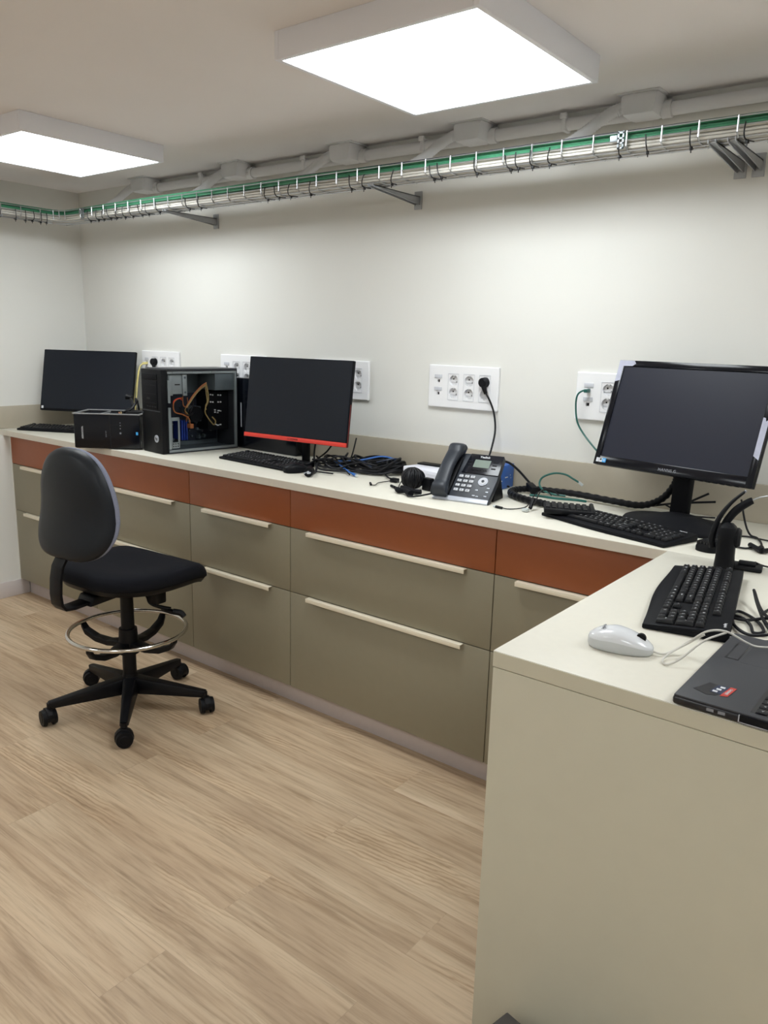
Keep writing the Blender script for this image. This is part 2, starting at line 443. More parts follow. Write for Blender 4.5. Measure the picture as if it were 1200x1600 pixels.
def coupler(tr, off, P_, a, c):
    mb = MB()
    ys = sorted
    def bx_(a0, a1, c0, c1, z0, z1):
        p = Vector(P_(a0, c0, z0))-off; q = Vector(P_(a1, c1, z1))-off
        mb.box(min(p.x, q.x), max(p.x, q.x), min(p.y, q.y), max(p.y, q.y), p.z, q.z, 0.0008)
    bx_(a-.010, a-.004, c-.005, c-.002, TZ0+.004, TZ1+.004)
    bx_(a+.004, a+.010, c-.005, c-.002, TZ0+.004, TZ1+.004)
    for z in (TZ0+.004, TZ0+.017, TZ0+.030, TZ1-.004): bx_(a-.01, a+.01, c-.005, c-.002, z, z+.006)
    bx_(a-.032, a-.010, c-.006, c-.003, TZ0+.026, TZ1-.006)
    mb.build('coupler', m_steel, tr)
coupler(tr, off, P_, 2.405, TY0)
coupler(tr, off, P_, -0.345, TY0)
TXL0, TXL1 = XL+0.29, XL+0.185
tr2, off2, P2_, s2_ = tray(False, -4.4, -0.34, TXL0, TXL1, 'wire mesh cable tray along the left wall meeting the room corner', -4.38)
# corner piece
t = empty('cable_tray', (-0.6, -0.2, TZ0), 0, 'corner section of the wire mesh tray in the back left corner of the room', 'cable tray')
mb = MB(); o_ = Vector((-0.6, -0.2, TZ0))
def ww(pts, rr=0.0021): mb.tube([Vector(p)-o_ for p in pts], rr, 6, smooth=False)
for k_, z in ((0, TZ1), (0, 2.02), (0.012, TZ0+.001), (.040, TZ0-.003), (.068, TZ0-.003), (.093, TZ0+.001), (.105, 2.02), (.105, TZ1)):
    ww([(-0.40, TY0+k_, z), (-0.50-k_*.55, TY0+k_, z), (TXL0-k_, -0.33+k_*.55, z), (TXL0-k_, -0.36, z)] if k_ < .08 else [(-0.40, TY0+k_, z), (TXL0-k_, TY0+k_, z), (TXL0-k_, -0.36, z)])
for q in (0.1, 0.5, 0.9):
    a = Vector((-0.50, TY0, 0)).lerp(Vector((TXL0, -0.33, 0)), q); b = Vector((-0.5-.06, TY1, 0)).lerp(Vector((TXL1, -0.27, 0)), q)
    ww([(a.x, a.y, TZ1+.003), (a.x, a.y, TZ0+.01), (b.x, b.y, TZ0+.01), (b.x, b.y, TZ1+.003)], 0.0025)
mb.build('wire_mesh', m_wire, t)

# cables lying in the tray
def traycable(name, c, z, r, m, label, group, wander=0.006, ph=0.0, leave=None):
    """c = distance from the tray's room side; follows the back wall, turns the corner and runs along the left wall"""
    pts = []
    n = 0
    x = 3.88
    while x > -0.46:
        dz = .004*noise.noise(Vector((x*1.7, 1.5, 0.3)))+.0008*noise.noise(Vector((x*2.3, ph, 2.2))); dc = .003*noise.noise(Vector((x*1.3, 4.5, 7.3)))+.001*noise.noise(Vector((x*2.1, ph, 5.2)))
        zz = z(x) if callable(z) else z
        cc = c(x) if callable(c) else c
        pts.append((x, TY0+max(0.007, min(.098, cc+dc)), max(TZ0+.0035+r, zz+dz))); x -= 0.155
    cc = c(-0.5) if callable(c) else c; zz = z(-.5) if callable(z) else z
    cc = max(0.008, cc)
    R0 = 0.07
    pts.append((TXL0+R0*0.3-cc, TY0-R0*0.3+cc, zz))
    y = -0.42-cc*0.3
    while y > -4.3:
        dz = .004*noise.noise(Vector((y*1.7, 1.5, 1.3))); dc = .003*noise.noise(Vector((y*1.3, 4.5, 4.3)))
        pts.append((TXL0-max(0.007, min(.098, cc+dc)), y, max(TZ0+.0035+r, zz+dz))); y -= 0.3
    o = MB().tube(pts, r, 6, sub=3).build(name, m)
    return tagset(o, label, 'cable', group)
for i in range(24):
    row = i % 3; colm = i//3
    cc = 0.011+colm*0.0112+(.0015 if row % 2 else 0)
    zz = TZ0+0.0085+row*0.0094
    traycable('data_cable', cc, zz, 0.0044, m_whitec, 'white data cable in the ceiling-height wire tray', 'white data cables in the wire tray', ph=i*3.1, wander=.007)
for i in range(15):
    row = i % 3; colm = i//3
    def gz(x, row=row): 
        lift = 0.0035*math.sin(x*1.9+0.6)
        return TZ0+0.0365+row*0.0080+lift
    cc = 0.011+colm*0.018+(.006 if row % 2 else 0)
    traycable('data_cable', cc, gz, 0.0042, m_green, 'green data cable in the ceiling-height wire tray', 'green data cables in the wire tray', ph=50+i*2.3, wander=.005)
for i in range(2):
    traycable('data_cable', 0.02+.03*i, lambda x: TZ0+.058+.003*math.sin(2*x), 0.0024, m_navyc, 'thin navy cable lying on top of the tray cables', 'navy cables on top of the tray cables', ph=90+i*2.3, wander=.005)

# cable ties
def tie_mesh():
    mb = MB()
    pts = [(0, -0.003, 0.034), (0, -0.0055, 0.02), (0, -0.006, 0.006), (0.001, -0.001, -0.006), (0.002, 0.012, -0.009), (0.003, 0.04, -0.008)]
    mb.tube(pts, 0.0019, 6, sub=3)
    mb.box(-.002, .006, 0.006, 0.014, -0.017, -0.008, 0.001)
    mb.box(.000, .003, 0.009, 0.0105, -0.024, -0.015)
    return mb
tie0 = None
tiesx = [0.46, 0.54, 0.95, 1.01, 1.08, 1.19, 1.39, 1.45, 1.75, 1.78, 1.92, 2.04, 2.07, 2.12, 2.18, 2.4, 2.48, 2.6, 2.74, 2.80, -0.30, -0.23, -0.18, -0.13, -0.07, -0.01, 0.05, 0.12, 0.17, 0.25, 1.58]
tieleft = [-.36, -.39, -.43, -.47, -.52, -.60, -.75, -.9]
for i, x in enumerate(tiesx+tieleft):
    if tie0 is None: o = tie0 = tie_mesh().build('cable_tie', m_tie)
    else: o = tie0.copy(); COL.objects.link(o)
    if i < len(tiesx):
        o.location = (x, TY0, TZ0+random.uniform(-.002, .002)); o.rotation_euler = (0, random.uniform(-.35, .35), random.uniform(-.3, .3))
        tagset(o, 'black zip tie strapping the cables to the long back-wall tray', 'cable tie', 'zip ties on the back-wall tray')
    else:
        o.location = (TXL0, x, TZ0+random.uniform(-.002, .002)); o.rotation_euler = (0, 0, PI/2+random.uniform(-.3, .3))
        tagset(o, 'black zip tie strapping the cables to the left-wall tray', 'cable tie', 'zip ties on the left-wall tray')

# tray brackets
def bracket(loc, rz, double, label):
    t = empty('tray_bracket', loc, rz, label, 'bracket')
    offs = (0, 0.05) if double else (0,)
    for k, dx in enumerate(offs):
        MB().prism([(0, -0.030), (0, 0.0), (-0.285, 0.0), (-0.30, 0.005), (-0.30, -0.004), (-0.28, -0.008)], 'x', dx-.011, dx-.008).prism(
            [(0, -0.030), (0, 0.0), (-0.285, 0.0), (-0.30, 0.005), (-0.30, -0.004), (-0.28, -0.008)], 'x', dx+.008, dx+.011).box(dx-.011, dx+.011, -0.29, 0, -0.003, 0).build('arm', m_zinc, t, smooth=False)
        MB().box(dx-.017, dx+.017, -0.006, 0, -0.045, 0.02, 0.001).build('wall_plate', m_zinc, t)
    return t
bz = TZ0-0.0062
bracket((2.66, 0, bz), 0, True, 'doubled zinc bracket under the tray at the far right of the back wall')
bracket((1.49, 0, bz), 0, False, 'zinc tray bracket in the middle of the back wall')
bracket((0.31, 0, bz), 0, False, 'zinc tray bracket on the back wall near the far-left ceiling light')
bracket((XL, -0.60, bz), -PI/2+PI, False, 'zinc tray bracket on the left wall')

# surface conduit, boxes and corrugated hoses at the ceiling line
t = empty('surface_conduit', (0, 0, 0), 0, 'grey round conduit running along the top of the back wall behind the tray', 'conduit')
MB().tube([(-0.2, -0.026, 2.158), (3.9, -0.026, 2.158)], 0.020, 14, smooth=False).build('pipe', m_pvc, t)
for x in (0.26, 0.92, 1.53, 2.10):
    mb = MB(); mb.box(x-.009, x+.009, -0.051, -.001, 2.134, 2.184, 0.006); mb.box(x-.012, x+.012, -0.056, -0.045, 2.172, 2.19, 0.003)
    mb.build('clip', m_pvc, t)
def jbox(x, label, k):
    t = empty('junction_box', (x, -0.062, CEIL), 0, label, 'junction box')
    MB().prism([(-.062, 0), (-.052, -.066), (.050, -.066), (.062, 0)], 'y', -.045, .058, 0.016).build('body', m_pvc, t)
    MB().box(-.066, .066, -.050, .06, -.004, 0, .001).build('lid', m_pvc, t)
    MB().cyl((.050, 0.035, -.042), (.080, 0.035, -.042), 0.026).build('cable_gland', m_pvc, t)
    n = 46
    P0 = [Vector((-.02, 0, -.032)), Vector((-.07, -.005, -.035)), Vector((-.12, -.02, -.062)), Vector((-.165, -.05, -.105)), Vector((-.20, -.11, -.150))]
    P0 = [p+Vector((x, -0.072, CEIL)) for p in P0]
    # ribbed hose
    dense = []
    m_ = len(P0)
    for i in range(m_-1):
        p0, p1, p2, p3 = P0[max(i-1, 0)], P0[i], P0[i+1], P0[min(i+2, m_-1)]
        for q in range(14):
            u = q/14; dense.append(0.5*((2*p1)+(p2-p0)*u+(2*p0-5*p1+4*p2-p3)*u*u+(3*p1-p0-3*p2+p3)*u**3))
    h = MB().tube(dense, [0.0195 if i % 2 else 0.0165 for i in range(len(dense))], 12, smooth=False).build('corrugated_hose', m_pvc, angle=80)
    tagset(h, 'grey corrugated hose dropping into the tray from the '+k+' ceiling box', 'hose', 'corrugated hoses')
jbox(-0.16, 'grey junction box at the ceiling line nearest the left room corner', 'leftmost')
jbox(0.52, 'second grey ceiling junction box from the left', 'second from left')
jbox(1.17, 'third grey ceiling junction box from the left, middle of the row', 'middle')
jbox(1.76, 'fourth grey ceiling junction box from the left', 'fourth from left')
jbox(2.37, 'rightmost grey ceiling junction box with coiled hose beside it', 'rightmost')

# ------------------------------------------------------------------ wall outlet plates
PW, PH, PD = 0.314, 0.163, 0.014
colx = [-0.110, -0.0405, 0.030, 0.100]
rowz = [0.0245, -0.0235]
def plate_mesh():
    mb = MB()
    mb.box(-PW/2, PW/2, -PD, 0, -PH/2, PH/2, 0.004, 3)
    o = mb.build('plate', m_plate)
    cm = MB()
    for cx in colx[1:]:
        for z in rowz: cm.cyl((cx, -0.03, z), (cx, -0.0012, z), 0.0200, n=32)
    for z in rowz: cm.box(colx[0]-.006, colx[0]+.006, -0.03, -0.004, z-.010, z+.001)
    c = cm.build('cut', m_plate)
    md = o.modifiers.new('b', 'BOOLEAN'); md.object = c; md.operation = 'DIFFERENCE'; md.solver = 'EXACT'; md.use_self = True
    bpy.context.view_layer.update()
    me = bpy.data.meshes.new_from_object(o.evaluated_get(bpy.context.evaluated_depsgraph_get()))
    me.name = 'plate'
    bpy.data.objects.remove(o); bpy.data.objects.remove(c)
    return me
PM = plate_mesh()
PM.polygons.foreach_set('use_smooth', [False]*len(PM.polygons))
def outlet(x, z, label):
    t = empty('outlet_plate', (x, 0, z), 0, label, 'wall socket plate')
    o = bpy.data.objects.new('plate', PM); COL.objects.link(o); o.parent = t
    return t
def fill_outlet(t):
    for cx in colx[1:]:
        fr = MB()
        fr.box(cx-.024, cx+.024, -PD-.0020, -PD-.0012, -.051, -.0495); fr.box(cx-.024, cx+.024, -PD-.0020, -PD-.0012, .0495, .051)
        fr.box(cx-.024, cx-.0232, -PD-.0020, -PD-.0012, -.051, .051); fr.box(cx+.0232, cx+.024, -PD-.0020, -PD-.0012, -.051, .051)
        fr.build('module_frame', m_label, t, smooth=False)
        for z in rowz:
            s = MB()
            s.tube([(cx, -0.0018, z), (cx, -0.0011, z)], 0.0190, 26, smooth=False)
            s.box(cx-.0195, cx+.0195, -.006, -.0012, z-.006, z-.005); s.box(cx-.012, cx+.012, -.008, -.0012, z+.011, z+.0125)
            s.box(cx-.004, cx+.004, -.0125, -.004, z+.0155, z+.0190); s.box(cx-.004, cx+.004, -.0125, -.004, z-.0190, z-.0155)
            so = s.build('socket', m_sock, t)
            hmb = MB()
            for sx in (-1, 1): hmb.cyl((cx+sx*.0070, -.0026, z-sx*.0055), (cx+sx*.0070, -.0016, z-sx*.0055), .0030, n=10)
            hmb.build('pin_hole', m_hole, so)
    for z in rowz:
        d = MB().box(colx[0]-.0075, colx[0]+.0075, -.0050, -.0042, z-.012, z+.003).build('data_jack', m_hole, t, smooth=False)
        MB().box(colx[0]-.017, colx[0]+.017, -PD-.003, -PD-.001, z+.006, z+.020, .0006).build('label_window', m_label, t)
PZ = 1.278
o_a = outlet(-0.147, PZ, 'white socket plate behind the far-left monitor, yellow cable and black plug in it')
fill_outlet(o_a)
ks = kids(o_a)
def outlet_copy(x, label):
    c = o_a.copy(); COL.objects.link(c); c.location = (x, 0, PZ); c['label'] = label
    for ch in ks:
        d = ch.copy(); COL.objects.link(d); d.parent = c
        for g in SUB.get(ch.name, []):
            e = g.copy(); COL.objects.link(e); e.parent = d
    return c
SUB = {ch.name: kids(ch) for ch in ks}
outlet_copy(0.492, 'white socket plate between the open tower and the red-chinned monitor')
outlet_copy(1.113, 'white socket plate peeking out right of the red-edged monitor')
outlet_copy(1.735, 'fully visible white socket plate above the desk phone with one black plug')
outlet_copy(2.358, 'white socket plate behind the large right monitor with green patch lead')

def schuko_plug(x, z, label, cord, cr=0.0036):
    t = empty('power_plug', (x, -0.012, z), 0, label, 'power plug and cord')
    mb = MB()
    mb.cyl((0, 0.006, 0), (0, -0.022, 0), 0.0185, 0.0175, 24); mb.cyl((0, -0.022, 0), (0, -0.026, 0), 0.0175, 0.013, 24)
    mb.tube([(0, -0.014, -0.006), (0.008, -0.017, -0.024), (0.014, -0.016, -0.040)], [0.012, 0.009, 0.0055], 12)
    mb.build('plug_body', m_blk, t)
    base = Vector((x, -0.012, z))
    MB().tube([Vector(p)-base for p in cord], cr, 8).build('cord', m_blackc, t)
    return t
schuko_plug(1.735+colx[3], PZ+rowz[0], 'black plug in the socket plate above the desk phone with cord hanging down',
            [(1.848, -0.028, 1.265), (1.872, -0.032, 1.235), (1.892, -0.032, 1.19), (1.905, -0.04, 1.13), (1.912, -0.07, 1.07), (1.915, -0.10, 1.02), (1.93, -0.13, 0.98), (1.95, -0.10, 0.945), (1.99, -.06, .932)])
schuko_plug(-0.147+colx[1], PZ+rowz[0], 'black plug in the socket plate behind the far-left monitor',
            [(-0.172, -0.028, 1.265), (-0.168, -0.035, 1.20), (-0.162, -0.04, 1.10), (-0.15, -0.05, 0.98), (-0.13, -0.07, 0.932)])
# patch leads
def cable(name, pts, r, m, label, cat='cable', group=None, n=8, extra=None):
    base = Vector(pts[0]); t = empty(name, base, 0, label, cat, group)
    MB().tube([Vector(p)-base for p in pts], r, n).build('cord', m, t)
    for nm, mm, fn in (extra or []):
        b = MB(); fn(b); b.xf(T(*(-base))); b.build(nm, mm, t)
    return t
def seg(a, b, r, n=10, r2=None): return lambda mb: mb.cyl(a, b, r, r2, n)
cable('patch_cable', [(-0.257, -0.014, 1.295), (-0.262, -0.045, 1.288), (-0.268, -0.06, 1.26), (-0.275, -0.07, 1.20), (-0.29, -0.08, 1.12), (-0.30, -0.09, 1.02), (-0.29, -0.11, 0.935)], 0.0034, m_yelc,
      'pale yellow network cable hanging from the far-left socket plate', extra=[('plug', m_yelc, lambda b: b.box(-.263, -.251, -.040, -.006, 1.288, 1.299, .001))])
cable('patch_cable', [(-0.245, -0.03, 1.290), (-0.252, -0.06, 1.280), (-0.256, -0.075, 1.22), (-0.262, -0.085, 1.13), (-0.27, -0.095, 1.03), (-0.26, -0.12, 0.935)], 0.0030, m_yelc,
      'second thin yellow cable hanging beside the yellow network cable')
cable('patch_cable', [(2.248, -0.012, 1.296), (2.240, -0.045, 1.297), (2.226, -0.055, 1.28), (2.222, -0.05, 1.24), (2.232, -0.05, 1.19), (2.262, -0.055, 1.15), (2.31, -0.07, 1.11), (2.37, -0.08, 1.06)], 0.0032, m_greenp,
      'dark green patch lead plugged into the right-hand socket plate', extra=[('plug', m_greenp, lambda b: b.box(2.242, 2.254, -.042, -.006, 1.291, 1.302, .001))])

# ------------------------------------------------------------------ monitors
def monitor(x, y, z, yaw, tilt, w_, h_, label, scr, bez, chin=None, stand=None):
    """x,y,z = centre of the lower front edge; screen faces local -y"""
    t = empty('monitor', (x, y, 0), yaw, label, 'monitor')
    B = T(0, 0, z) @ RX(-tilt)        # local frame of the panel: x right, z up, y away
    mb = MB().box(-w_/2, w_/2, 0, 0.018, 0, h_, 0.003); mb.xf(B); mb.build('housing', m_blk if bez > .008 else m_blkm, t)
    bb = MB().box(-w_/2+.06, w_/2-.06, 0.018, 0.045, 0.04, h_-.05, 0.012, 3); bb.xf(B); bb.build('rear_cover', m_blk, t)
    lo = bez if chin is None else chin
    s = MB().box(-w_/2+bez, w_/2-bez, -0.0006, 0.001, lo, h_-bez); s.xf(B); s.build('screen', scr, t, smooth=False)
    return t, B
# far left
t, B = monitor(-0.485, -0.256, 1.029, 0.464, 0.231, 0.54, 0.33, 'far-left black monitor with thin bezel near the room corner', m_screen2, 0.004, chin=0.012)
MB().box(-.262, -.250, -0.0012, 0, 0.010, 0.024).xf(B).build('sticker', m_print, t, smooth=False)
MB().box(-.035, .035, 0.05, 0.07, 0.0, 0.30, .004).xf(T(0, 0, H+.006)).build('stand_column', m_blk, t)
MB().box(-.12, .12, -0.06, 0.15, H+.0005, H+.010, .004).build('stand_base', m_blk, t)
# red one
t, B = monitor(1.095, -0.283, 1.029, 0.084, 0.126, 0.54, 0.34, 'black monitor with a red chin strip beside the open tower', m_screen2, 0.003, chin=0.020)
MB().box(-.27, .27, -0.0035, 0.004, 0.001, 0.0180, .001).xf(B).build('chin_strip', m_red, t)
MB().box(.2697, .2703, 0.007, 0.011, 0.0, 0.17).xf(B).build('side_strip', m_darkred, t)
text('lettering', 'LC-POWER', 0.010, B @ T(0, -0.004, 0.009) @ RX(PI/2), m_hole, t, bold=True, spacing=1.15)
MB().box(-.014, .014, 0.075, 0.10, 0.004, 0.30, .004).xf(T(0, 0, H)).build('stand_column', m_blk, t)
MB().prism([(-.115, -.06), (-.03, .06), (.03, .06), (.125, -.065), (.10, -.07), (.01, .02), (-.01, .02), (-.095, -.07)], 'z', H+.0005, H+.012, .002).xf(T(0, .03, 0)).build('stand_base', m_blk, t)
# big right
t, B = monitor(2.624, -0.271, 1.081, -0.202, 0.305, 0.51, 0.34, 'large glossy-framed black monitor on a round-footed stand at the right', m_screen, 0.020, chin=0.030)
fr = MB(); a_, b_ = .255, .34
fr.box(-a_, -a_+.020, -.004, .001, 0, b_, .0015); fr.box(a_-.020, a_, -.004, .001, 0, b_, .0015)
fr.box(-a_+.019, a_-.019, -.004, .001, b_-.019, b_, .0015); fr.box(-a_+.019, a_-.019, -.004, .001, 0, .030, .0015)
fr.xf(B).build('bezel', m_gloss, t)
MB().prism([(-.254, .27), (-.237, .275), (-.237, .321), (-.205, .322), (-.195, .330), (-.202, .339), (-.254, .339)], 'y', -.0048, -.0040).xf(B).build('protective_film', m_film, t, smooth=False)
MB().prism([(.2365, .088), (.253, .078), (.2535, .192), (.246, .186), (.243, .196), (.2365, .197)], 'y', -.0048, -.0040).xf(B).build('protective_film', m_film, t, smooth=False)
MB().box(-.246, -.236, -.0050, -.0040, .008, .021).xf(B).build('sticker', m_label, t, smooth=False)
MB().box(-.235, -.224, -.0050, -.0040, .008, .021).xf(B).build('sticker', m_print, t, smooth=False)
MB().box(-.2238, -.211, -.0050, -.0040, .008, .021).xf(B).build('sticker', m_stk_sky, t, smooth=False)
MB().box(-.221, -.214, -.0054, -.0049, .012, .0135).box(-.221, -.214, -.0054, -.0049, .0155, .017).xf(B).build('print', m_print, t, smooth=False)
MB().cyl((-.2295, -.0054, .0165), (-.2295, -.0049, .0165), .003).xf(B).build('print', m_hole, t)
text('lettering', 'HANNS.G', 0.0125, B @ T(0.0, -0.0042, 0.013) @ RX(PI/2), m_printd, t, spacing=1.1)
kb_ = MB()
for i in range(6): kb_.box(.10+i*.021, .112+i*.021, -.003, .006, -.002, .001, .0005)
kb_.xf(B).build('buttons', m_blk, t)
MB().box(-.028, .028, 0.085, 0.115, 0.0, 0.26, .006).xf(T(0, 0, H+.03) @ RX(rad(-4))).build('stand_column', m_blkm, t)
MB().loft(superell(.178, .112, 2.3), [(1.0, 0), (1.0, .006), (.97, .012), (.6, .021), (.3, .034), (.24, .036)], 48).xf(T(0.035, 0.045, H+.0005)).build('stand_base', m_blkm, t)

# ------------------------------------------------------------------ keyboards
def key_layout(compact=False):
    rows = []
    u = 0.019
    K = []
    def row(y, items, x=0.0, h=1):
        for it in items:
            w__, s = (it if isinstance(it, tuple) else (1, it))
            if s is not None: K.append((x+w__/2, y, w__, h, s))
            x += w__
    row(5.3, ['Esc', (1, None), 'F1', 'F2', 'F3', 'F4', (.5, None), 'F5', 'F6', 'F7', 'F8', (.5, None), 'F9', 'F10', 'F11', 'F12'])
    row(5.3, ['Pr', 'Bl', 'Pa'], 15.25)
    row(4, list('`1234567890-=')+[(2, '<-')]); row(4, ['In', 'Ho', 'Up'], 15.25); row(4, ['N', '/', '*', '-'], 18.5)
    row(3, [(1.5, 'Tab')]+list('QWERTYUIOP[]')+[(1.5, '')]); row(3, ['De', 'En', 'Dn'], 15.25); row(3, ['7', '8', '9'], 18.5)
    row(2, [(1.75, 'Caps')]+list('ASDFGHJKL;')+["'", (2.25, 'Enter')]); row(2, ['4', '5', '6'], 18.5)
    row(1, [(1.25, 'Sh'), '<']+list('ZXCVBNM,.-')+[(2.75, 'Shift')]); row(1, ['^'], 16.25); row(1, ['1', '2', '3'], 18.5)
    row(0, [(1.25, 'Ctrl'), (1.25, 'W'), (1.25, 'Alt'), (6.25, ''), (1.25, 'Gr'), (1.25, 'W'), (1.25, 'M'), (1.25, 'Ctrl')]); row(0, ['<', 'v', '>'], 15.25); row(0, [(2, '0'), '.'], 18.5)
    K.append((22.0, 2.5, 1, 2, '+')); K.append((22.0, .5, 1, 2, 'En'))
    return K
KL = key_layout()
_kc = {}
def key_mesh(wu, hu, u, uy):
    k = (round(wu, 2), hu, round(u, 4), round(uy, 4))
    if k not in _kc:
        a, b = wu*u/2-.0012, hu*uy/2-.0012
        mb = MB(); mb.hexa([(-a, -b, 0), (a, -b, 0), (a, b, 0), (-a, b, 0), (-a+.0022, -b+.0016, .0068), (a-.0022, -b+.0016, .0068), (a-.0022, b-.0026, .0072), (-a+.0022, b-.0026, .0072)], .0009)
        o = mb.build('key', m_key); _kc[k] = o.data; bpy.data.objects.remove(o)
    return _kc[k]
def keyboard(x, y, yaw, label, W=0.45, D=0.150, style=0, legends=True, tilt=3.0, z0=H, logo=None, group=None):
    """x,y = front-left corner of the body as seen by its user"""
    t = empty('keyboard', (x, y, z0+.0008), yaw, label, 'keyboard', group)
    mb = MB()
    def fr(u_):   # front edge: curved palm side
        return (-.003-.005*math.cos((u_-.5)*2*PI)) if style else 0.0
    n = 24
    front = [(W*i/n, fr(i/n)) for i in range(n+1)] if style else [(0, 0), (W, 0)]
    outl = front+[(W, D), (0, D)]
    A = [mb.bm.verts.new((p[0], p[1], 0)) for p in outl]
    zt = lambda yy: .010+max(0, yy)/D*.010
    Bv = [mb.bm.verts.new((p[0], p[1], zt(p[1]) if p[1] > .02 else .0095)) for p in outl]
    fs = [mb.bm.faces.new(A[::-1]), mb.bm.faces.new(Bv)]
    for i in range(len(outl)): j = (i+1) % len(outl); fs.append(mb.bm.faces.new((A[i], A[j], Bv[j], Bv[i])))
    mb._bev(fs, .0022)
    mb.build('body', m_blkm, t)
    pad_f = 0.023 if style else 0.010
    pad_b = 0.020 if style else 0.012
    usable = D-pad_f-pad_b
    uy = usable/6.35; u = (W-.020)/22.55
    slope = math.atan2(.010, D)
    S = T(.010, pad_f, .010+pad_f/D*.010+.0004) @ RX(slope)
    leg = bmesh.new()
    for (kx, ky, kw, kh, s) in KL:
        o = bpy.data.objects.new('key', key_mesh(kw, kh, u, uy)); COL.objects.link(o); o.parent = t
        mx = S @ T(kx*u, (ky+.5)*uy, 0)
        o.matrix_local = mx
        if legends and s:
            me = LEG(s)
            tmp = bmesh.new(); tmp.from_mesh(me); bmesh.ops.transform(tmp, matrix=mx @ T(-kw*u*.12, uy*.05, .0076), verts=tmp.verts)
            m2 = bpy.data.meshes.new('x'); tmp.to_mesh(m2); tmp.free(); leg.from_mesh(m2); bpy.data.meshes.remove(m2)
    if legends:
        me = bpy.data.meshes.new('legends'); leg.to_mesh(me); me.materials.append(m_print)
        o = bpy.data.objects.new('legends', me); COL.objects.link(o); o.parent = t
    leg.free()
    if logo: text('lettering', logo, 0.0075, T(W-.04, D-.010, .0202) @ RX(slope), m_print, t, bold=True)
    return t
_lg = {}
def LEG(s):
    if s not in _lg:
        _lg[s] = text_mesh(s, 0.0068 if len(s) == 1 else 0.0046, 0.0001)
    return _lg[s]
keyboard(-0.742, -0.505, rad(25), 'black keyboard in front of the far-left monitor', D=.14, legends=False)
keyboard(0.735, -0.372, rad(-4), 'slim black keyboard in front of the red-edged monitor', W=.43, D=.165, legends=True)
keyboard(2.292, -0.400, rad(-17.5), 'black keyboard below the large right monitor, a second small keyboard lying on it', style=1, D=.152, logo='logitech')
keyboard(2.806, -0.713, rad(-79), 'black curved-edge keyboard on the peninsula between white mouse and headset dock', style=1, D=.155, W=.465, logo='logitech')
# small handheld keyboard lying on top of the right keyboard
def small_keyboard():
    t = empty('mini_keyboard', (2.318, -0.435, H+.0215), 0, 'small loose keyboard lying askew on the left end of the right-hand keyboard', 'keyboard')
    t.rotation_euler = (rad(3), rad(2), rad(28))
    MB().box(0, .150, 0, .10, 0, .008, .003).build('body', m_blkm, t)
    MB().box(.0, .155, -.004, .012, -.004, .012, .005).build('rim', m_blk, t)
    MB().box(.142, .156, .0, .115, -.003, .013, .005).build('rim', m_blk, t)
    me = key_mesh(1, 1, .0185, .0175)
    for i in range(7):
        for j in range(4):
            o = bpy.data.objects.new('key', me); COL.objects.link(o); o.parent = t; o.location = (.012+i*.0188, .024+j*.0185, .0078)
    return t
small_keyboard()

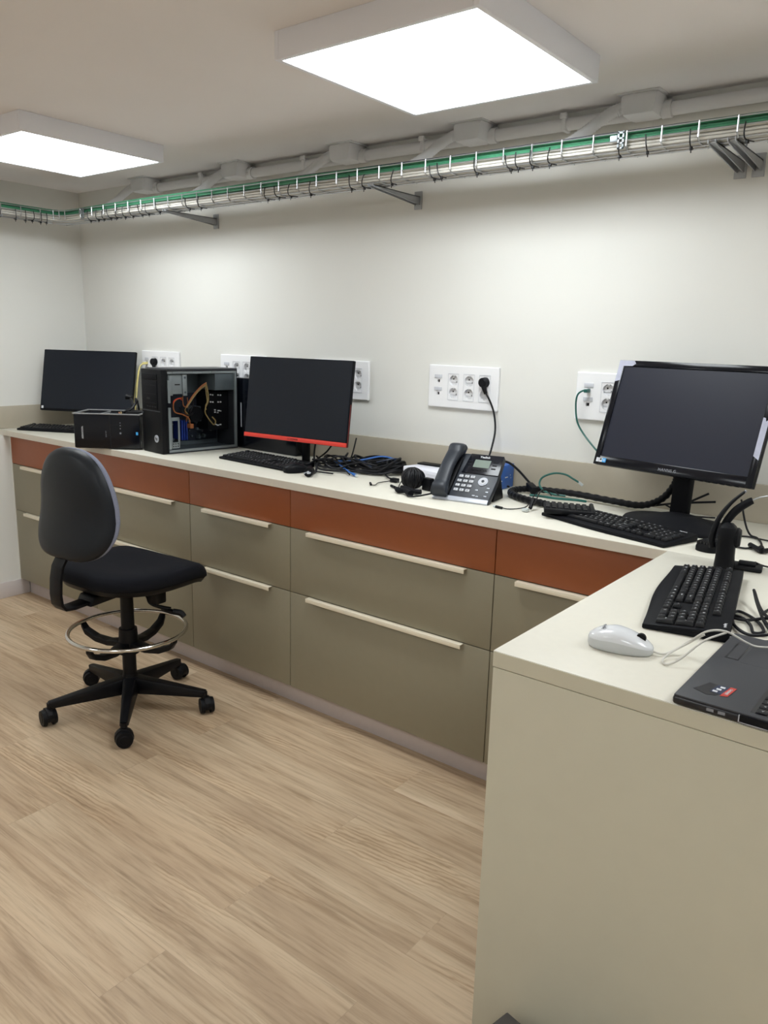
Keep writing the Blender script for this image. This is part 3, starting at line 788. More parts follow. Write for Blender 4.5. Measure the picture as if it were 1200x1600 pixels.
# ------------------------------------------------------------------ open tower (standing)
def tower():
    W_, D_, Hh = 0.168, 0.40, 0.374
    t = empty('computer_tower', (0.489, -0.480, H+.0005), -0.106, 'black computer tower standing with its side cover off, wiring exposed', 'computer')
    # local: x from -W_ (left) to 0 (open side), y 0 front -> D_ back
    mb = MB()
    mb.box(-W_, 0, 0.0, 0.032, 0, Hh-.004, .004)
    mb.build('front_panel', m_blk, t)
    fm = MB()
    fm.box(-W_+.012, -.030, -.003, .001, .325, .350, .0015)
    fm.box(-W_+.012, -.030, -.003, .001, .195, .322, .0015)
    fm.build('drive_bay_cover', m_blkm, t)
    g = MB()
    for z in (.222, .262, .300): g.box(-W_+.02, -.04, -.0036, -.0028, z, z+.0012)
    g.box(-W_+.05, -.09, -.0040, -.0028, .238, .246)
    for i in range(4): g.box(-W_+.05+i*.022, -W_+.064+i*.022, -.0045, -.0028, .204, .209)
    g.build('bay_slots', m_hole, t, smooth=False)
    MB().box(-W_+.004, -W_+.02, -.006, 0, .172, .178, .001).box(-W_+.004, -.01, -.004, 0, .186, .190, .001).build('trim_line', m_case, t)
    # round badge
    lg = MB(); lg.cyl((-.048, -.0025, .066), (-.048, .001, .066), .0165, n=30); lg.build('badge', m_silver, t)
    text('lettering', 'hp', 0.020, T(-.048, -.003, .067) @ RX(PI/2), m_case, t, bold=True)
    # steel shell
    s = MB()
    s.box(-W_, -W_+.002, .03, D_, .004, Hh-.004)
    s.box(-W_, 0, .03, D_, .0, .004); s.box(-W_, 0, .03, D_, Hh-.010, Hh, .001)
    s.box(-W_, 0, D_-.002, D_, .004, Hh-.004)
    s.build('shell', m_case, t)
    # inner zinc frame round the opening
    f = MB()
    f.box(-.012, -.001, .034, D_-.004, Hh-.022, Hh-.012); f.box(-.012, -.001, .034, D_-.004, .006, .016)
    f.box(-.012, -.001, D_-.012, D_-.003, .006, Hh-.012)
    f.box(-.014, -.001, .034, .046, .020, .205); f.box(-.014, -.001, .034, .046, .225, Hh-.05)
    for i in range(6): f.box(-.006, .0006, .06+i*.05, .075+i*.05, Hh-.020, Hh-.013)
    f.build('inner_frame', m_steel, t, smooth=False)
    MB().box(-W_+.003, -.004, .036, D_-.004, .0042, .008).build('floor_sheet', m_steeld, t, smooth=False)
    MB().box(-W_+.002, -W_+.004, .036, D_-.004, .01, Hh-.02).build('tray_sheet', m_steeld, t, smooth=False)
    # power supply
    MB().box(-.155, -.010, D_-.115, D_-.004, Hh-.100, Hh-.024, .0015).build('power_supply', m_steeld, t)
    # drive cage
    c = MB(); c.box(-.160, -.022, .050, .145, Hh-.112, Hh-.026, .001)
    c.box(-.022, -.016, .052, .068, Hh-.118, Hh-.028, .001); c.box(-.022, -.014, .118, .140, Hh-.120, Hh-.026, .001)
    dc = c.build('drive_cage', m_steel, t)
    MB().box(-.0225, -.0212, .082, .108, Hh-.073, Hh-.068).build('slot', m_hole, dc, smooth=False)
    MB().cyl((-.0145, .129, Hh-.04), (-.0125, .129, Hh-.04), .005).cyl((-.0145, .129, Hh-.105), (-.0125, .129, Hh-.105), .005).build('screw', m_steeld, dc)
    # lower bracket
    lb = MB()
    lb.box(-.10, -.010, .048, .056, .022, .160); lb.box(-.014, -.010, .048, .094, .145, .160); lb.box(-.014, -.010, .086, .094, .022, .160)
    lb.box(-.014, -.010, .048, .094, .022, .048)
    lbo = lb.build('disk_bracket', m_steel, t, smooth=False)
    h_ = MB()
    for i in range(3):
        for j in range(2): h_.box(-.0102, -.0093, .058+i*.011, .063+i*.011, .028+j*.011, .033+j*.011)
    h_.build('holes', m_hole, lbo, smooth=False)
    # board with heatsink, modules, connectors
    bo = MB().box(-W_+.006, -W_+.009, .115, D_-.012, .03, .255).build('motherboard', m_pcb, t, smooth=False)
    hs = MB()
    for i in range(12): hs.box(-W_+.012, -.10, .195+i*.006, .198+i*.006, .125, .195)
    hs.build('heatsink', m_steeld, bo, smooth=False)
    fa = MB(); fa.tube([(-.096, .228, .16), (-.082, .228, .16)], .036, 28, smooth=False)
    fa.build('cooling_fan', m_blk, bo)
    rm = MB()
    for i in range(3): rm.box(-W_+.010, -.085, .150+i*.012, .156+i*.012, .045, .135)
    rm.build('memory_module', m_bluep, bo, smooth=False)
    for q in range(26):
        yy = random.uniform(.13, .34); zz = random.uniform(.035, .12); a_ = random.uniform(.003, .009)
        MB().box(-W_+.009, -W_+.02+random.uniform(.0, .02), yy, yy+a_, zz, zz+random.uniform(.003, .012)).build('connector', m_steeld, bo, smooth=False)
    slots = []
    for (yy, zz) in ((.290, .248), (.302, .246), (.332, .245), (.345, .244), (.290, .214), (.302, .213), (.332, .212), (.345, .212)):
        slots.append((yy, .005, zz, .006))
    for (yy, zz, l_) in ((.312, .176, .006), (.312, .166, .006), (.330, .172, .010), (.345, .170, .004), (.328, .163, .006), (.318, .108, .005), (.325, .104, .010), (.340, .106, .008)):
        slots.append((yy, l_, zz, .005))
    eb = MB().box(-W_+.01, -.064, .278, D_-.010, .085, .262).build('expansion_bay', m_blk, t, smooth=False)
    for (yy, l_, zz, h_2) in slots: MB().box(-.0638, -.058, yy, yy+l_, zz, zz+h_2).build('painted_slot_light', m_print, eb, smooth=False)  # white patches on the solid bay paint the light coming through rear slots
    # wiring
    def wire(pts, m, r=.0022): MB().tube(pts, r, 6).build('wire', m, t)
    ps = Vector((-.035, .255, Hh-.065))
    for k in range(4):
        d_ = k*.004
        wire([ps+Vector((0, 0, -d_)), (-.030, .22, Hh-.082-d_), (-.022, .175+d_, Hh-.118), (-.022, .150, Hh-.150-d_), (-.03, .135, Hh-.185), (-.05, .155+d_, .16), (-.08, .17, .13)], m_orange if k < 2 else m_yellow, .0022)
    wire([(-.035, .13, Hh-.118), (-.018, .118, Hh-.14), (-.018, .122, Hh-.165), (-.03, .15, Hh-.172), (-.04, .155, Hh-.13)], m_orange)
    wire([(-.03, .125, Hh-.13), (-.014, .085, Hh-.135), (-.014, .068, Hh-.155), (-.016, .075, Hh-.19), (-.02, .12, Hh-.205), (-.03, .155, Hh-.225), (-.04, .165, .12)], m_orange, .003)
    wire([(-.03, .12, Hh-.14), (-.014, .098, Hh-.130), (-.014, .070, Hh-.142), (-.018, .068, Hh-.175)], m_red, .002)
    wire([(-.034, .252, Hh-.07), (-.02, .25, Hh-.10), (-.018, .252, Hh-.145), (-.022, .238, Hh-.18), (-.03, .245, Hh-.21), (-.03, .285, .115), (-.03, .297, .13), (-.04, .285, .15)], m_yellow, .003)
    wire([(-.036, .25, Hh-.07), (-.024, .245, Hh-.11), (-.02, .247, Hh-.15), (-.025, .24, Hh-.17), (-.05, .26, Hh-.19)], m_yellow, .0025)
    wire([(-.05, .12, .20), (-.03, .13, .17), (-.03, .16, .165), (-.05, .19, .17)], m_blackc, .004)
    wire([(-.08, .15, .16), (-.04, .165, .175), (-.04, .185, .21), (-.06, .20, .24)], m_blackc, .004)
    MB().box(-.05, -.02, .155, .172, .105, .125, .001).build('wire_connector', m_orange, t)
tower()

# ------------------------------------------------------------------ small open case lying on its side
def small_case():
    Lc, Dc, Hc = 0.305, 0.195, 0.163
    t = empty('computer_case', (0.066, -0.655, H+.0005), rad(38.0), 'glossy black computer case lying open-topped beside the standing tower, overhanging the counter edge', 'computer')
    MB().box(0.004, Lc, 0, 0.022, 0.004, Hc-.002, .005, 3).build('front_panel', m_gloss, t)
    MB().box(.168, .171, -.0008, .001, .01, Hc-.01).build('panel_seam', m_hole, t, smooth=False)
    s = MB()
    s.box(0.004, Lc, .022, Dc, 0.0, .004); s.box(.004, .007, .022, Dc, .004, Hc-.012); s.box(Lc-.003, Lc, .022, Dc, .004, Hc-.012); s.box(.007, Lc-.003, Dc-.003, Dc, .004, Hc-.012)
    s.build('shell', m_case, t)
    f = MB()
    f.box(.002, Lc, .000, .007, Hc-.005, Hc, .001); f.box(.002, Lc, Dc-.007, Dc, Hc-.005, Hc, .001); f.box(.000, .008, .0, Dc, Hc-.006, Hc, .001); f.box(Lc-.008, Lc, .0, Dc, Hc-.006, Hc, .001)
    f.box(.105, .111, .007, Dc-.007, Hc-.014, Hc-.006)
    f.build('top_frame', m_zinc, t)
    MB().box(.118, .20, .06, .15, .03, .11, .002).build('drive_cage', m_steeld, t)
    MB().box(.02, .09, .05, .16, .02, .10, .002).build('power_supply', m_case, t)
    MB().box(.225, .30, .06, .16, .02, Hc+.005, .002).build('inner_block', m_blk, t)
    MB().cyl((.03, .16, Hc-.03), (.035, .16, Hc-.03), .004).cyl((.1, .185, Hc-.02), (.105, .185, Hc-.02), .005).build('screw', m_steel, t)
    text('lettering', 'AEROCOOL', 0.0105, T(.043, -.0004, .075) @ RX(PI/2) @ RZ(PI/2), m_print, t, bold=True)
    text('lettering', 'DVD RW', 0.007, T(.150, -.0004, .070) @ RX(PI/2) @ RZ(PI/2), m_printd, t)
    b = MB()
    for z in (.120, .108, .094): b.box(.214, .218, -.0006, .001, z, z+.004)
    b.tube([(.216, -.0006, .075), (.216, .001, .075)], .0045, 14, smooth=False)
    b.build('front_ports', m_printd, t)
    MB().box(.286, .296, -.0006, .001, .068, .082).build('sticker', m_stk_sky, t, smooth=False)
    def wire(pts, m, r=.003): MB().tube(pts, r, 6).build('wire', m, t)
    wire([(.17, .09, .12), (.19, .07, .16), (.20, .05, .158), (.22, .08, .13)], m_orange)
    wire([(.17, .10, .12), (.195, .08, .163), (.205, .055, .152), (.20, .08, .12)], m_yellow)
    wire([(.16, .10, .12), (.20, .10, .16), (.235, .10, .175), (.25, .12, .20), (.25, .13, .225)], m_blackc, .005)
    wire([(.18, .12, .13), (.21, .12, .17), (.24, .12, .185), (.26, .13, .215)], m_blackc, .0045)
small_case()
t = empty('power_lead', (0.10, -0.37, 1.10), 0, 'black connector on a stiff lead rising above the small open case', 'cable')
MB().tube([(0.05, -.02, -.02), (.035, -.01, .01), (.01, 0, .035), (-.02, .01, .048)], .0055, 8).build('cord', m_blackc, t)
MB().tube([(0.07, 0, -.03), (.06, .0, .02), (.045, .005, .04), (.02, .02, .04)], .0045, 8).build('cord', m_blackc, t)
MB().cyl((-.03, .0, .05), (-.005, .012, .046), .014, .010).build('plug_body', m_blk, t)
t = empty('power_adapter', (0.175, -0.235, H+.0005), rad(30), 'black power brick standing upright behind the open case, left of the tower', 'power adapter')
MB().box(-.04, .04, -.03, .03, 0, .205, .006).build('body', m_blkm, t)
MB().box(-.02, .02, -.031, -.029, .06, .15).build('label_patch', m_case, t)

# slim black case behind the red-edged monitor
t = empty('slim_computer', (0.497, -0.068, H+.0005), rad(-2), 'glossy black slim computer case standing behind the red-edged monitor', 'computer')
MB().box(0, .42, 0, .045, 0, .330, .004, 3).build('body', m_gloss, t)
MB().box(.042, .049, -.001, .002, .10, .215, .001).build('disc_slot', m_silver, t)
# ------------------------------------------------------------------ desk phone
def phone():
    t = empty('desk_phone', (1.893, -0.428, H+.0005), rad(8.2), 'dark grey office desk phone with handset, below the wall plug', 'telephone')
    th = rad(43)
    B = T(0, 0.004, 0.004) @ RX(th)      # panel: x right, y up the slope, z out of face
    W_, L_ = .205, .205
    mb = MB(); mb.prism([(0, 0.0), (W_, 0), (W_, .10), (W_-.006, L_), (.045, L_), (0.03, .19), (0, .18)], 'z', -.022, 0, .004); mb.xf(B); mb.build('body', m_phone, t)
    MB().box(0.002, W_-.002, -.0015, .017, -.018, .0022, .003).xf(B).build('silver_strip', m_silver, t)
    MB().box(-.002, W_+.002, -.006, .004, -.024, -.008, .003).xf(B).build('lip', m_blk, t)
    MB().prism([(.070, .118), (W_-.001, .118), (W_-.006, L_-.002), (.078, L_-.002)], 'z', .0, .0035, .001).xf(B).build('display_bezel', m_phonek, t)
    MB().box(.102, .160, .145, .178, .0035, .0042).xf(B).build('lcd', m_lcd, t, smooth=False)
    text('lettering', 'Yealink', 0.0125, B @ T(.133, .191, .0038), m_print, t, bold=True)
    k = MB()
    for i in range(3): k.box(.170, .186, .142+i*.014, .147+i*.014, .003, .0048, .001)
    for i in range(2): k.box(.080, .094, .152+i*.014, .157+i*.014, .003, .0048, .001)
    for i in range(4): k.box(.103+i*.0145, .114+i*.0145, .131, .136, .003, .0048, .001)
    k.xf(B).build('soft_keys', m_blk, t)
    lab = '123456789*0#'
    for i in range(12):
        cx = .075+(i % 3)*.0215; cy = .103-(i//3)*.0195
        ko = MB().box(cx-.0078, cx+.0078, cy-.0052, cy+.0052, 0, .004, .0012).xf(B).build('key', m_pkey, t)
        text('lettering', lab[i], 0.0075, B @ T(cx, cy, .0042), m_hole, ko)
    MB().tube([(.160, .088, 0), (.160, .088, .004)], .0170, 28, smooth=False).xf(B).build('navigation_ring', m_silver, t)
    MB().tube([(.160, .088, .004), (.160, .088, .0052)], .0130, 24, smooth=False).xf(B).build('navigation_pad', m_pkey, t)
    MB().tube([(.160, .088, .005), (.160, .088, .0065)], .0052, 18, smooth=False).xf(B).build('ok_button', m_phone, t)
    kk = MB()
    for (cx, cy) in ((.186, .064), (.186, .048), (.186, .030), (.148, .052), (.145, .028), (.158, .026)): kk.box(cx-.005, cx+.005, cy-.0022, cy+.0022, 0, .002, .0008)
    kk.xf(B).build('function_keys', m_silver, t)
    # cradle and handset
    MB().box(.004, .058, .02, .180, -.002, .010, .004).xf(B).build('cradle', m_blk, t)
    hb = MB()
    n = 18; rings = []
    prof = []
    for i in range(n+1):
        u = i/n
        z = .030+.020*math.sin(PI*u)
        w2 = .030-.006*math.sin(PI*u)
        th_ = .017-.004*math.sin(PI*u) if .14 < u < .86 else .026
        if u in (0, 1): th_ = .018
        rings.append((.006+.212*u, z, w2, th_))
    vs = []
    for (yy, z, w2, t_) in rings:
        ring = []
        for kq in range(16):
            a_ = 2*PI*kq/16; c_, s_2 = math.cos(a_), math.sin(a_)
            ring.append(hb.bm.verts.new((.030+w2*math.copysign(abs(c_)**.55, c_), yy, z-.012+t_*math.copysign(abs(s_2)**.7, s_2))))
        vs.append(ring)
    for a_, b_ in zip(vs, vs[1:]):
        for kq in range(16): hb.bm.faces.new((a_[kq], a_[(kq+1) % 16], b_[(kq+1) % 16], b_[kq]))
    hb.bm.faces.new(vs[0][::-1]); hb.bm.faces.new(vs[-1])
    hs = hb.xf(B).build('handset', m_phone, t, angle=60)
    text('lettering', 'HD', 0.009, B @ T(.030, .198, .0455), m_print, hs, bold=True)
    # foot
    MB().prism([(.07, 0), (.16, 0), (.155, .012), (.125, .088), (.105, .088)], 'x', .02, .030, .002).prism([(.07, 0), (.16, 0), (.155, .012), (.125, .088), (.105, .088)], 'x', W_-.022, W_-.006, .002).build('foot', m_blk, t)
    MB().tube([(.01, .01, .02), (-.02, -.02, .012), (-.05, -.035, .006), (-.075, -.03, .006)], .003, 8).build('handset_cord', m_blackc, t)
phone()
# boxes behind the phone
t = empty('white_box', (1.583, -0.172, H+.0005), rad(-12), 'flat white box behind and left of the desk phone', 'box')
MB().box(0, .225, 0, .145, 0, .048, .003).build('body', m_box, t)
MB().box(-.001, .226, -.001, .146, .034, .0345).build('lid_seam', m_label, t, smooth=False)
t = empty('blue_box', (1.84, -0.150, H+.0005), rad(2.4), 'blue printed box standing behind the right side of the desk phone', 'box')
MB().box(0, .148, 0, .125, 0, .088, .003).build('body', m_bluebox, t)
MB().box(.02, .128, .02, .105, .0875, .0886).build('top_print', m_bluep, t, smooth=False)
pr_ = MB()
for (y_, z_, l_) in ((.015, .03, .018), (.015, .022, .012), (.055, .040, .022), (.095, .045, .003), (.100, .034, .003)): pr_.box(.1478, .1486, y_, y_+l_, z_, z_+.004)
pr_.build('print', m_print, t, smooth=False)
tagset(MB().box(1.60, 1.76, -.105, -.060, .975, .981, .002).build('stylus', m_blk), 'thin black bar lying on top of the white box behind the phone', 'pen')

# ------------------------------------------------------------------ mice
def mouse(loc, yaw, label, m_body, m_side, L_=.105, W_=.060, Hm=.036, wheel=m_blk, cord=None, cordm=None):
    """local +x = front of the mouse (buttons, cord)"""
    t = empty('computer_mouse', loc, yaw, label, 'mouse')
    def out(a): 
        x, y = superell(L_/2, W_/2, 2.5)(a); return (x, y*(1-.10*max(0, x/(L_/2))))
    def fn_top(c):
        u = c.x/(L_/2)
        h = Hm*(1-.40*max(0, u+.15)**1.5)*(1-.25*max(0, -u-.25))
        return Vector((c.x, c.y, c.z*h))
    prof = [(.992, .52), (.992, .56), (.975, .66), (.90, .78), (.76, .90), (.55, .965), (.3, .992), (.08, 1.0)]
    MB().loft(out, prof, 48, fn_top).build('shell', m_body, t, angle=70)
    MB().loft(out, [(.88, 0), (.96, .03), (1.0, .2), (1.0, .45), (.994, .525)], 48, fn_top).build('side_grip', m_side, t, angle=70)
    MB().cyl((L_*.30, -.0035, Hm*.68), (L_*.30, .0035, Hm*.68), .0085, n=20).build('scroll_wheel', wheel, t)
    if cord:
        b = Matrix.Translation(loc) @ RZ(yaw); inv = b.inverted()
        MB().tube([inv @ Vector(p) for p in cord], .0019 if m_body is m_mouse else .0018, 8).build('cord', cordm, t)
    return t
wm = mouse((2.905, -1.297, H+.0006), rad(12), 'white glossy wired mouse at the corner of the peninsula worktop', m_mouse, m_mouses, L_=.113, W_=.062, Hm=.039,
      cord=[(2.955, -1.288, H+.009), (2.975, -1.278, .930), (2.990, -1.250, .936), (3.010, -1.246, .955), (3.035, -1.245, .978), (3.060, -1.225, .978), (3.09, -1.21, .962), (3.105, -1.19, .952), (3.14, -1.165, .952), (3.2, -1.12, .952)], cordm=m_whitec)
text('lettering', 'logitech', 0.008, T(-.030, -.004, .0375) @ RY(rad(-12)) @ RZ(PI/2), m_printd, wm)
cable('cable', [(3.060, -1.225, .976), (3.035, -1.265, .966), (3.012, -1.300, .940), (2.996, -1.318, .930), (2.983, -1.305, .929), (2.985, -1.28, .934), (3.004, -1.250, .948), (3.03, -1.243, .970)], 0.0019, m_whitec,
      'loose loop of thin white cable between white mouse and laptop')
mouse((1.205, -0.375, H+.0006), rad(75), 'black mouse at the right end of the slim keyboard', m_blk, m_blkm, L_=.11, W_=.065, Hm=.038)

# ------------------------------------------------------------------ laptop
def laptop():
    t = empty('laptop', (3.050, -1.461, H+.0005), 0, 'charcoal laptop on the right edge of the peninsula worktop', 'laptop')
    MB().box(0, .235, 0, .335, .003, .0165, .0045, 3).build('base', m_lapk, t)
    MB().box(.0015, .234, .0015, .334, .0155, .0190, .0015).build('palm_rest', m_lap, t)
    MB().box(.106, .230, .012, .324, .0188, .0192).build('keyboard_well', m_lapk, t, smooth=False)
    u = .0182; lk = {}
    me = MB().box(-.0075, .0075, -.0078, .0078, 0, .0018, .0005).build('key', m_key).data
    bpy.data.objects.remove([o for o in COL.objects if o.data is me][0])
    for r_ in range(6):
        for c_ in range(17):
            if r_ == 0 and 5 <= c_ <= 10: continue
            o = bpy.data.objects.new('key', me); COL.objects.link(o); o.parent = t; o.location = (.120+r_*.0195, .022+c_*u, .0192); lk[(r_, c_)] = o
    marks = {(0, 0): '>', (0, 1): 'v', (0, 2): '<', (1, 0): 'En', (1, 1): '3', (1, 2): '2', (2, 0): '+', (2, 1): '6', (2, 2): '5', (1, 3): '1', (2, 3): '4'}
    for (r_, c_), s_ in marks.items():
        lm = LEG(s_).copy(); lm.materials.clear(); lm.materials.append(m_print); lm.transform(T(0, 0, .0020) @ RZ(-PI/2))
        o = bpy.data.objects.new('legend', lm); COL.objects.link(o); o.parent = lk[(r_, c_)]
    tp = MB().box(.020, .042, .20, .285, .0188, .0192, .0001).build('touchpad', m_lapk, t)
    MB().box(.0235, .040, .203, .282, .0192, .0195).box(.046, .092, .195, .29, .0188, .0191).build('pad_surface', m_lap, tp, smooth=False)
    st = MB().prism([(.018, .040), (.032, .078), (.052, .078), (.062, .074), (.052, .036), (.040, .030)], 'z', .0190, .0194).build('sticker', m_lapk, t, smooth=False)
    MB().prism([(.040, .045), (.045, .077), (.062, .077), (.058, .044)], 'z', .0194, .0196).build('sticker_field', m_stk_b, st, smooth=False)
    MB().prism([(.057, .038), (.062, .080), (.071, .080), (.067, .042)], 'z', .0194, .0197).build('sticker_bar', m_stk_r, st, smooth=False)
    text('lettering', 'LENOVO', .0062, T(.0645, .060, .0199) @ RZ(rad(83)), m_print, st)
    p = MB()
    for (x_, y_) in ((.047, .050), (.050, .060), (.053, .070)): p.box(x_-.0035, x_+.0035, y_-.003, y_+.003, .0196, .0199)
    p.build('print', m_print, st, smooth=False)
    # ports and drive on the near side
    pr = MB()
    for x_ in (.050, .066): pr.box(x_, x_+.010, -.0006, .001, .008, .0125)
    pr.build('usb_port', m_printd, t, smooth=False)
    MB().box(.095, .215, -.0008, .001, .0055, .0155).build('optical_drive', m_blk, t)
    MB().box(.094, .0955, -.0012, .001, .005, .016).box(.094, .215, -.0012, .001, .0048, .0058).build('drive_rim', m_silver, t)
    # lid, opened
    L_ = MB().box(0, .008, 0, .335, 0, .225, .003).xf(T(.236, 0, .018) @ RY(rad(20))).build('lid', m_lapk, t)
    MB().box(-.0008, .0005, .012, .323, .015, .212).xf(T(.236, 0, .018) @ RY(rad(20))).build('screen', m_screen, L_, smooth=False)
    MB().cyl((.236, .03, .018), (.236, .09, .018), .006).cyl((.236, .245, .018), (.236, .305, .018), .006).build('hinge', m_blk, t)
laptop()

# ------------------------------------------------------------------ headset on its dock
t = empty('headset_dock', (2.897, -0.618, H+.0005), rad(10), 'black charging dock holding the headset behind the peninsula keyboard', 'dock')
MB().loft(superell(.023, .028, 3.5), [(1, 0), (1.0, .012), (.93, .03), (.9, .07), (.92, .092), (.8, .104), (.45, .112), (.1, .114)], 32).build('body', m_blk, t)
MB().box(-.002, .085, -.005, .052, 0, .010, .004).build('foot', m_blk, t)
MB().box(.03, .07, .01, .045, .010, .016, .003).build('foot_step', m_blkm, t)
MB().loft(superell(.024, .027, 2.5), [(1, 0), (1, .008), (.8, .014)], 28).xf(T(.016, .005, .078) @ RY(PI/2)).build('ear_cup', m_blk, t)
t = empty('headset', (2.878, -0.618, 1.0), 0, 'black single-ear headset standing in its dock with the headband rising to the right', 'headset')
MB().tube([(-.010, -.010, -.025), (-.014, -.008, 0.0), (-.006, 0.0, .045), (.014, .012, .085), (.042, .022, .118)], [.0075, .008, .006, .0045, .003], 10).build('microphone_boom', m_blk, t)
MB().tube([(.0, .008, .012), (.010, .012, .040), (.028, .018, .070), (.052, .024, .092), (.060, .026, .097)], [.007, .009, .010, .009, .008], 12).build('headband', m_blkm, t)
MB().tube([(.058, .026, .097), (.075, .040, .106), (.11, .07, .110), (.16, .10, .098)], .0016, 8).build('headband_wire', m_zinc, t)
MB().tube([(.040, .021, .115), (.043, .022, .1195)], .0028, 8, smooth=False).build('microphone_tip', m_silver, t)
t = empty('speaker_pad', (2.822, -0.455, H+.0005), rad(-15), 'small black perforated speaker between the monitor stand and headset dock', 'speaker')
t2 = MB().loft(superell(.034, .045, 2.6), [(1, 0), (1, .010), (.9, .020), (.6, .026), (.2, .028)], 32).xf(RX(rad(0))).build('body', m_blk, t)
d = MB()
for i in range(-2, 3):
    for j in range(-3, 3): d.box(i*.009-.0025, i*.009+.0025, -.02+j*.007, -.0165+j*.007, .020, .0272)
d.build('grille', m_hole, t, smooth=False)

# ------------------------------------------------------------------ loose cables on the worktop
Z = H+.004
def coil(cx, cy, rx, ry, turns, r, m, z0=Z, dz=.05, rot=0, ph=0, jit=.008, n0=12, tail=None):
    pts = []
    n = int(turns*n0)
    for i in range(n+1):
        a = 2*PI*i/n0+ph
        k_ = 1+.10*noise.noise(Vector((i*.31, ph, cx)))
        x = rx*k_*math.cos(a); y = ry*k_*math.sin(a)
        pts.append((cx+x*math.cos(rot)-y*math.sin(rot), cy+x*math.sin(rot)+y*math.cos(rot), z0+r+dz*abs(noise.noise(Vector((i*.23, ph*2, 3.1))))*1.5))
    if tail: pts += tail
    return pts
CG = 'tangled cables on the worktop right of the red-edged monitor'
for i, (cx, cy, rx, ry, tn, r) in enumerate(((1.43, -.125, .115, .075, 3.4, .0036), (1.40, -.135, .125, .085, 3.2, .0040), (1.36, -.15, .115, .075, 2.6, .0034), (1.31, -.185, .10, .08, 2.3, .0036), (1.42, -.13, .10, .07, 2.7, .0033), (1.40, -.145, .135, .09, 2.4, .0045), (1.26, -.20, .09, .06, 2.4, .0036), (1.22, -.19, .07, .07, 2.2, .004), (1.43, -.12, .12, .08, 2.6, .005), (1.46, -.12, .08, .07, 3.0, .0042))):
    cable('cable', coil(cx, cy, rx, ry, tn, r, m_blackc, dz=.055, ph=i*1.3), r, m_blackc if i != 4 else m_navyc, 'one of the tangled dark cables heaped right of the red-edged monitor', group=CG)
cable('cable', [(1.17, -.20, .96), (1.22, -.27, .945), (1.27, -.33, .935), (1.30, -.37, .935), (1.32, -.41, .936)], .0045, m_blackc, 'thick black cord ending in a plug in front of the red-edged monitor')
cable('cable', [(1.10, -.14, 1.05), (1.13, -.19, .985), (1.19, -.25, .945), (1.27, -.30, .936), (1.35, -.27, .936), (1.45, -.20, .94)], .0038, m_blackc, 'black cord hanging from under the red-edged monitor to the heap')
cable('cable', [(1.22, -.14, 1.06), (1.20, -.19, .99), (1.17, -.26, .945), (1.16, -.30, .935), (1.25, -.34, .934), (1.36, -.33, .934)], .0034, m_blackc, 'thin black cord crossing under the red-edged monitor')
cable('cable', [(1.30, -.12, 1.05), (1.31, -.16, .98), (1.33, -.22, .945), (1.38, -.27, .937), (1.42, -.30, .934)], .003, m_blackc, 'black cord dropping behind the right corner of the red-edged monitor')
t = empty('power_plug', (1.315, -0.418, H+.019), rad(-60), 'black round plug lying with its pins toward the counter edge beside the black mouse', 'power plug')
MB().cyl((-.020, 0, 0), (.014, 0, 0), .0185, .0175, 24).build('plug_body', m_blk, t)
MB().cyl((.014, .0095, 0), (.032, .0095, 0), .0023).cyl((.014, -.0095, 0), (.032, -.0095, 0), .0023).cyl((.013, 0, 0), (.0155, 0, 0), .006).build('pin', m_silver, t)
def rj(a, b, m_boot):
    a, b = Vector(a), Vector(b); d_ = (b-a).normalized(); return a, b, d_
def blue_lead(pts, label):
    a, b = Vector(pts[-2]), Vector(pts[-1]); d_ = (b-a).normalized()
    return cable('patch_cable', pts, .0034, m_bluec, label, extra=[('boot', m_bluec, seg(b-d_*.012, b+d_*.014, .0058, 8)), ('clear_plug', m_trans, seg(b+d_*.014, b+d_*.026, .0052, 4))])
blue_lead([(1.235, -.20, .965), (1.29, -.225, .958), (1.34, -.245, .945), (1.39, -.268, .937), (1.43, -.285, .934)], 'blue patch cable lying in front of the cable heap, nearest the counter edge')
blue_lead([(1.47, -.07, .975), (1.42, -.10, .985), (1.37, -.16, .972), (1.33, -.19, .965), (1.29, -.20, .96)], 'blue patch cable looping over the back of the cable heap')
cable('cable', [(1.46, -.14, .945), (1.52, -.20, .935), (1.57, -.245, .934), (1.61, -.265, .935)], .0032, m_blackc, 'short black cable reaching from the heap towards the white box',
      extra=[('plug', m_blk, lambda b: b.box(1.605, 1.635, -.285, -.262, .928, .942, .002))])
cable('usb_cable', [(1.665, -.305, .936), (1.63, -.285, .936), (1.60, -.295, .93), (1.595, -.34, .93), (1.615, -.385, .93), (1.600, -.395, .93)], .0016, m_blackc, 'thin black cable with a micro plug curling left of the cable ball',
      extra=[('plug', m_blk, seg((1.604, -.394, .931), (1.583, -.373, .932), .0042, 8))])
# ball of wound cable in front of the white box
pts = []
for k_ in range(26*12):
    a = 2*PI*k_/12; t_ = k_/(26*12)*PI*5.3; q_ = 1-.06*math.sin(k_*.9)
    p = RX(rad(9*math.sin(k_*.13))) @ RZ(t_) @ Vector((0.039*q_*math.cos(a), 0, 0.034*q_*math.sin(a)))
    pts.append(p+Vector((1.748, -.335, H+.041)))
cable('wound_cable', pts, .0037, m_blackc, 'black cable wound into a ball left of the desk phone')
t = empty('jack_lead', (1.79, -.425, H+.012), rad(-8), 'thick folded black cable lying in front of the cable ball beside the phone', 'cable')
MB().tube([(-.055, .030, 0), (-.02, .020, .002), (.03, .012, .0), (.05, .018, .002)], .0085, 12).build('cord', m_blkm, t)
MB().tube([(-.05, -.002, 0), (-.025, -.016, .0), (.0, -.010, .002), (.03, -.022, 0), (.045, -.028, 0)], [.008, .010, .009, .011, .011], 12).build('cord', m_blkm, t)
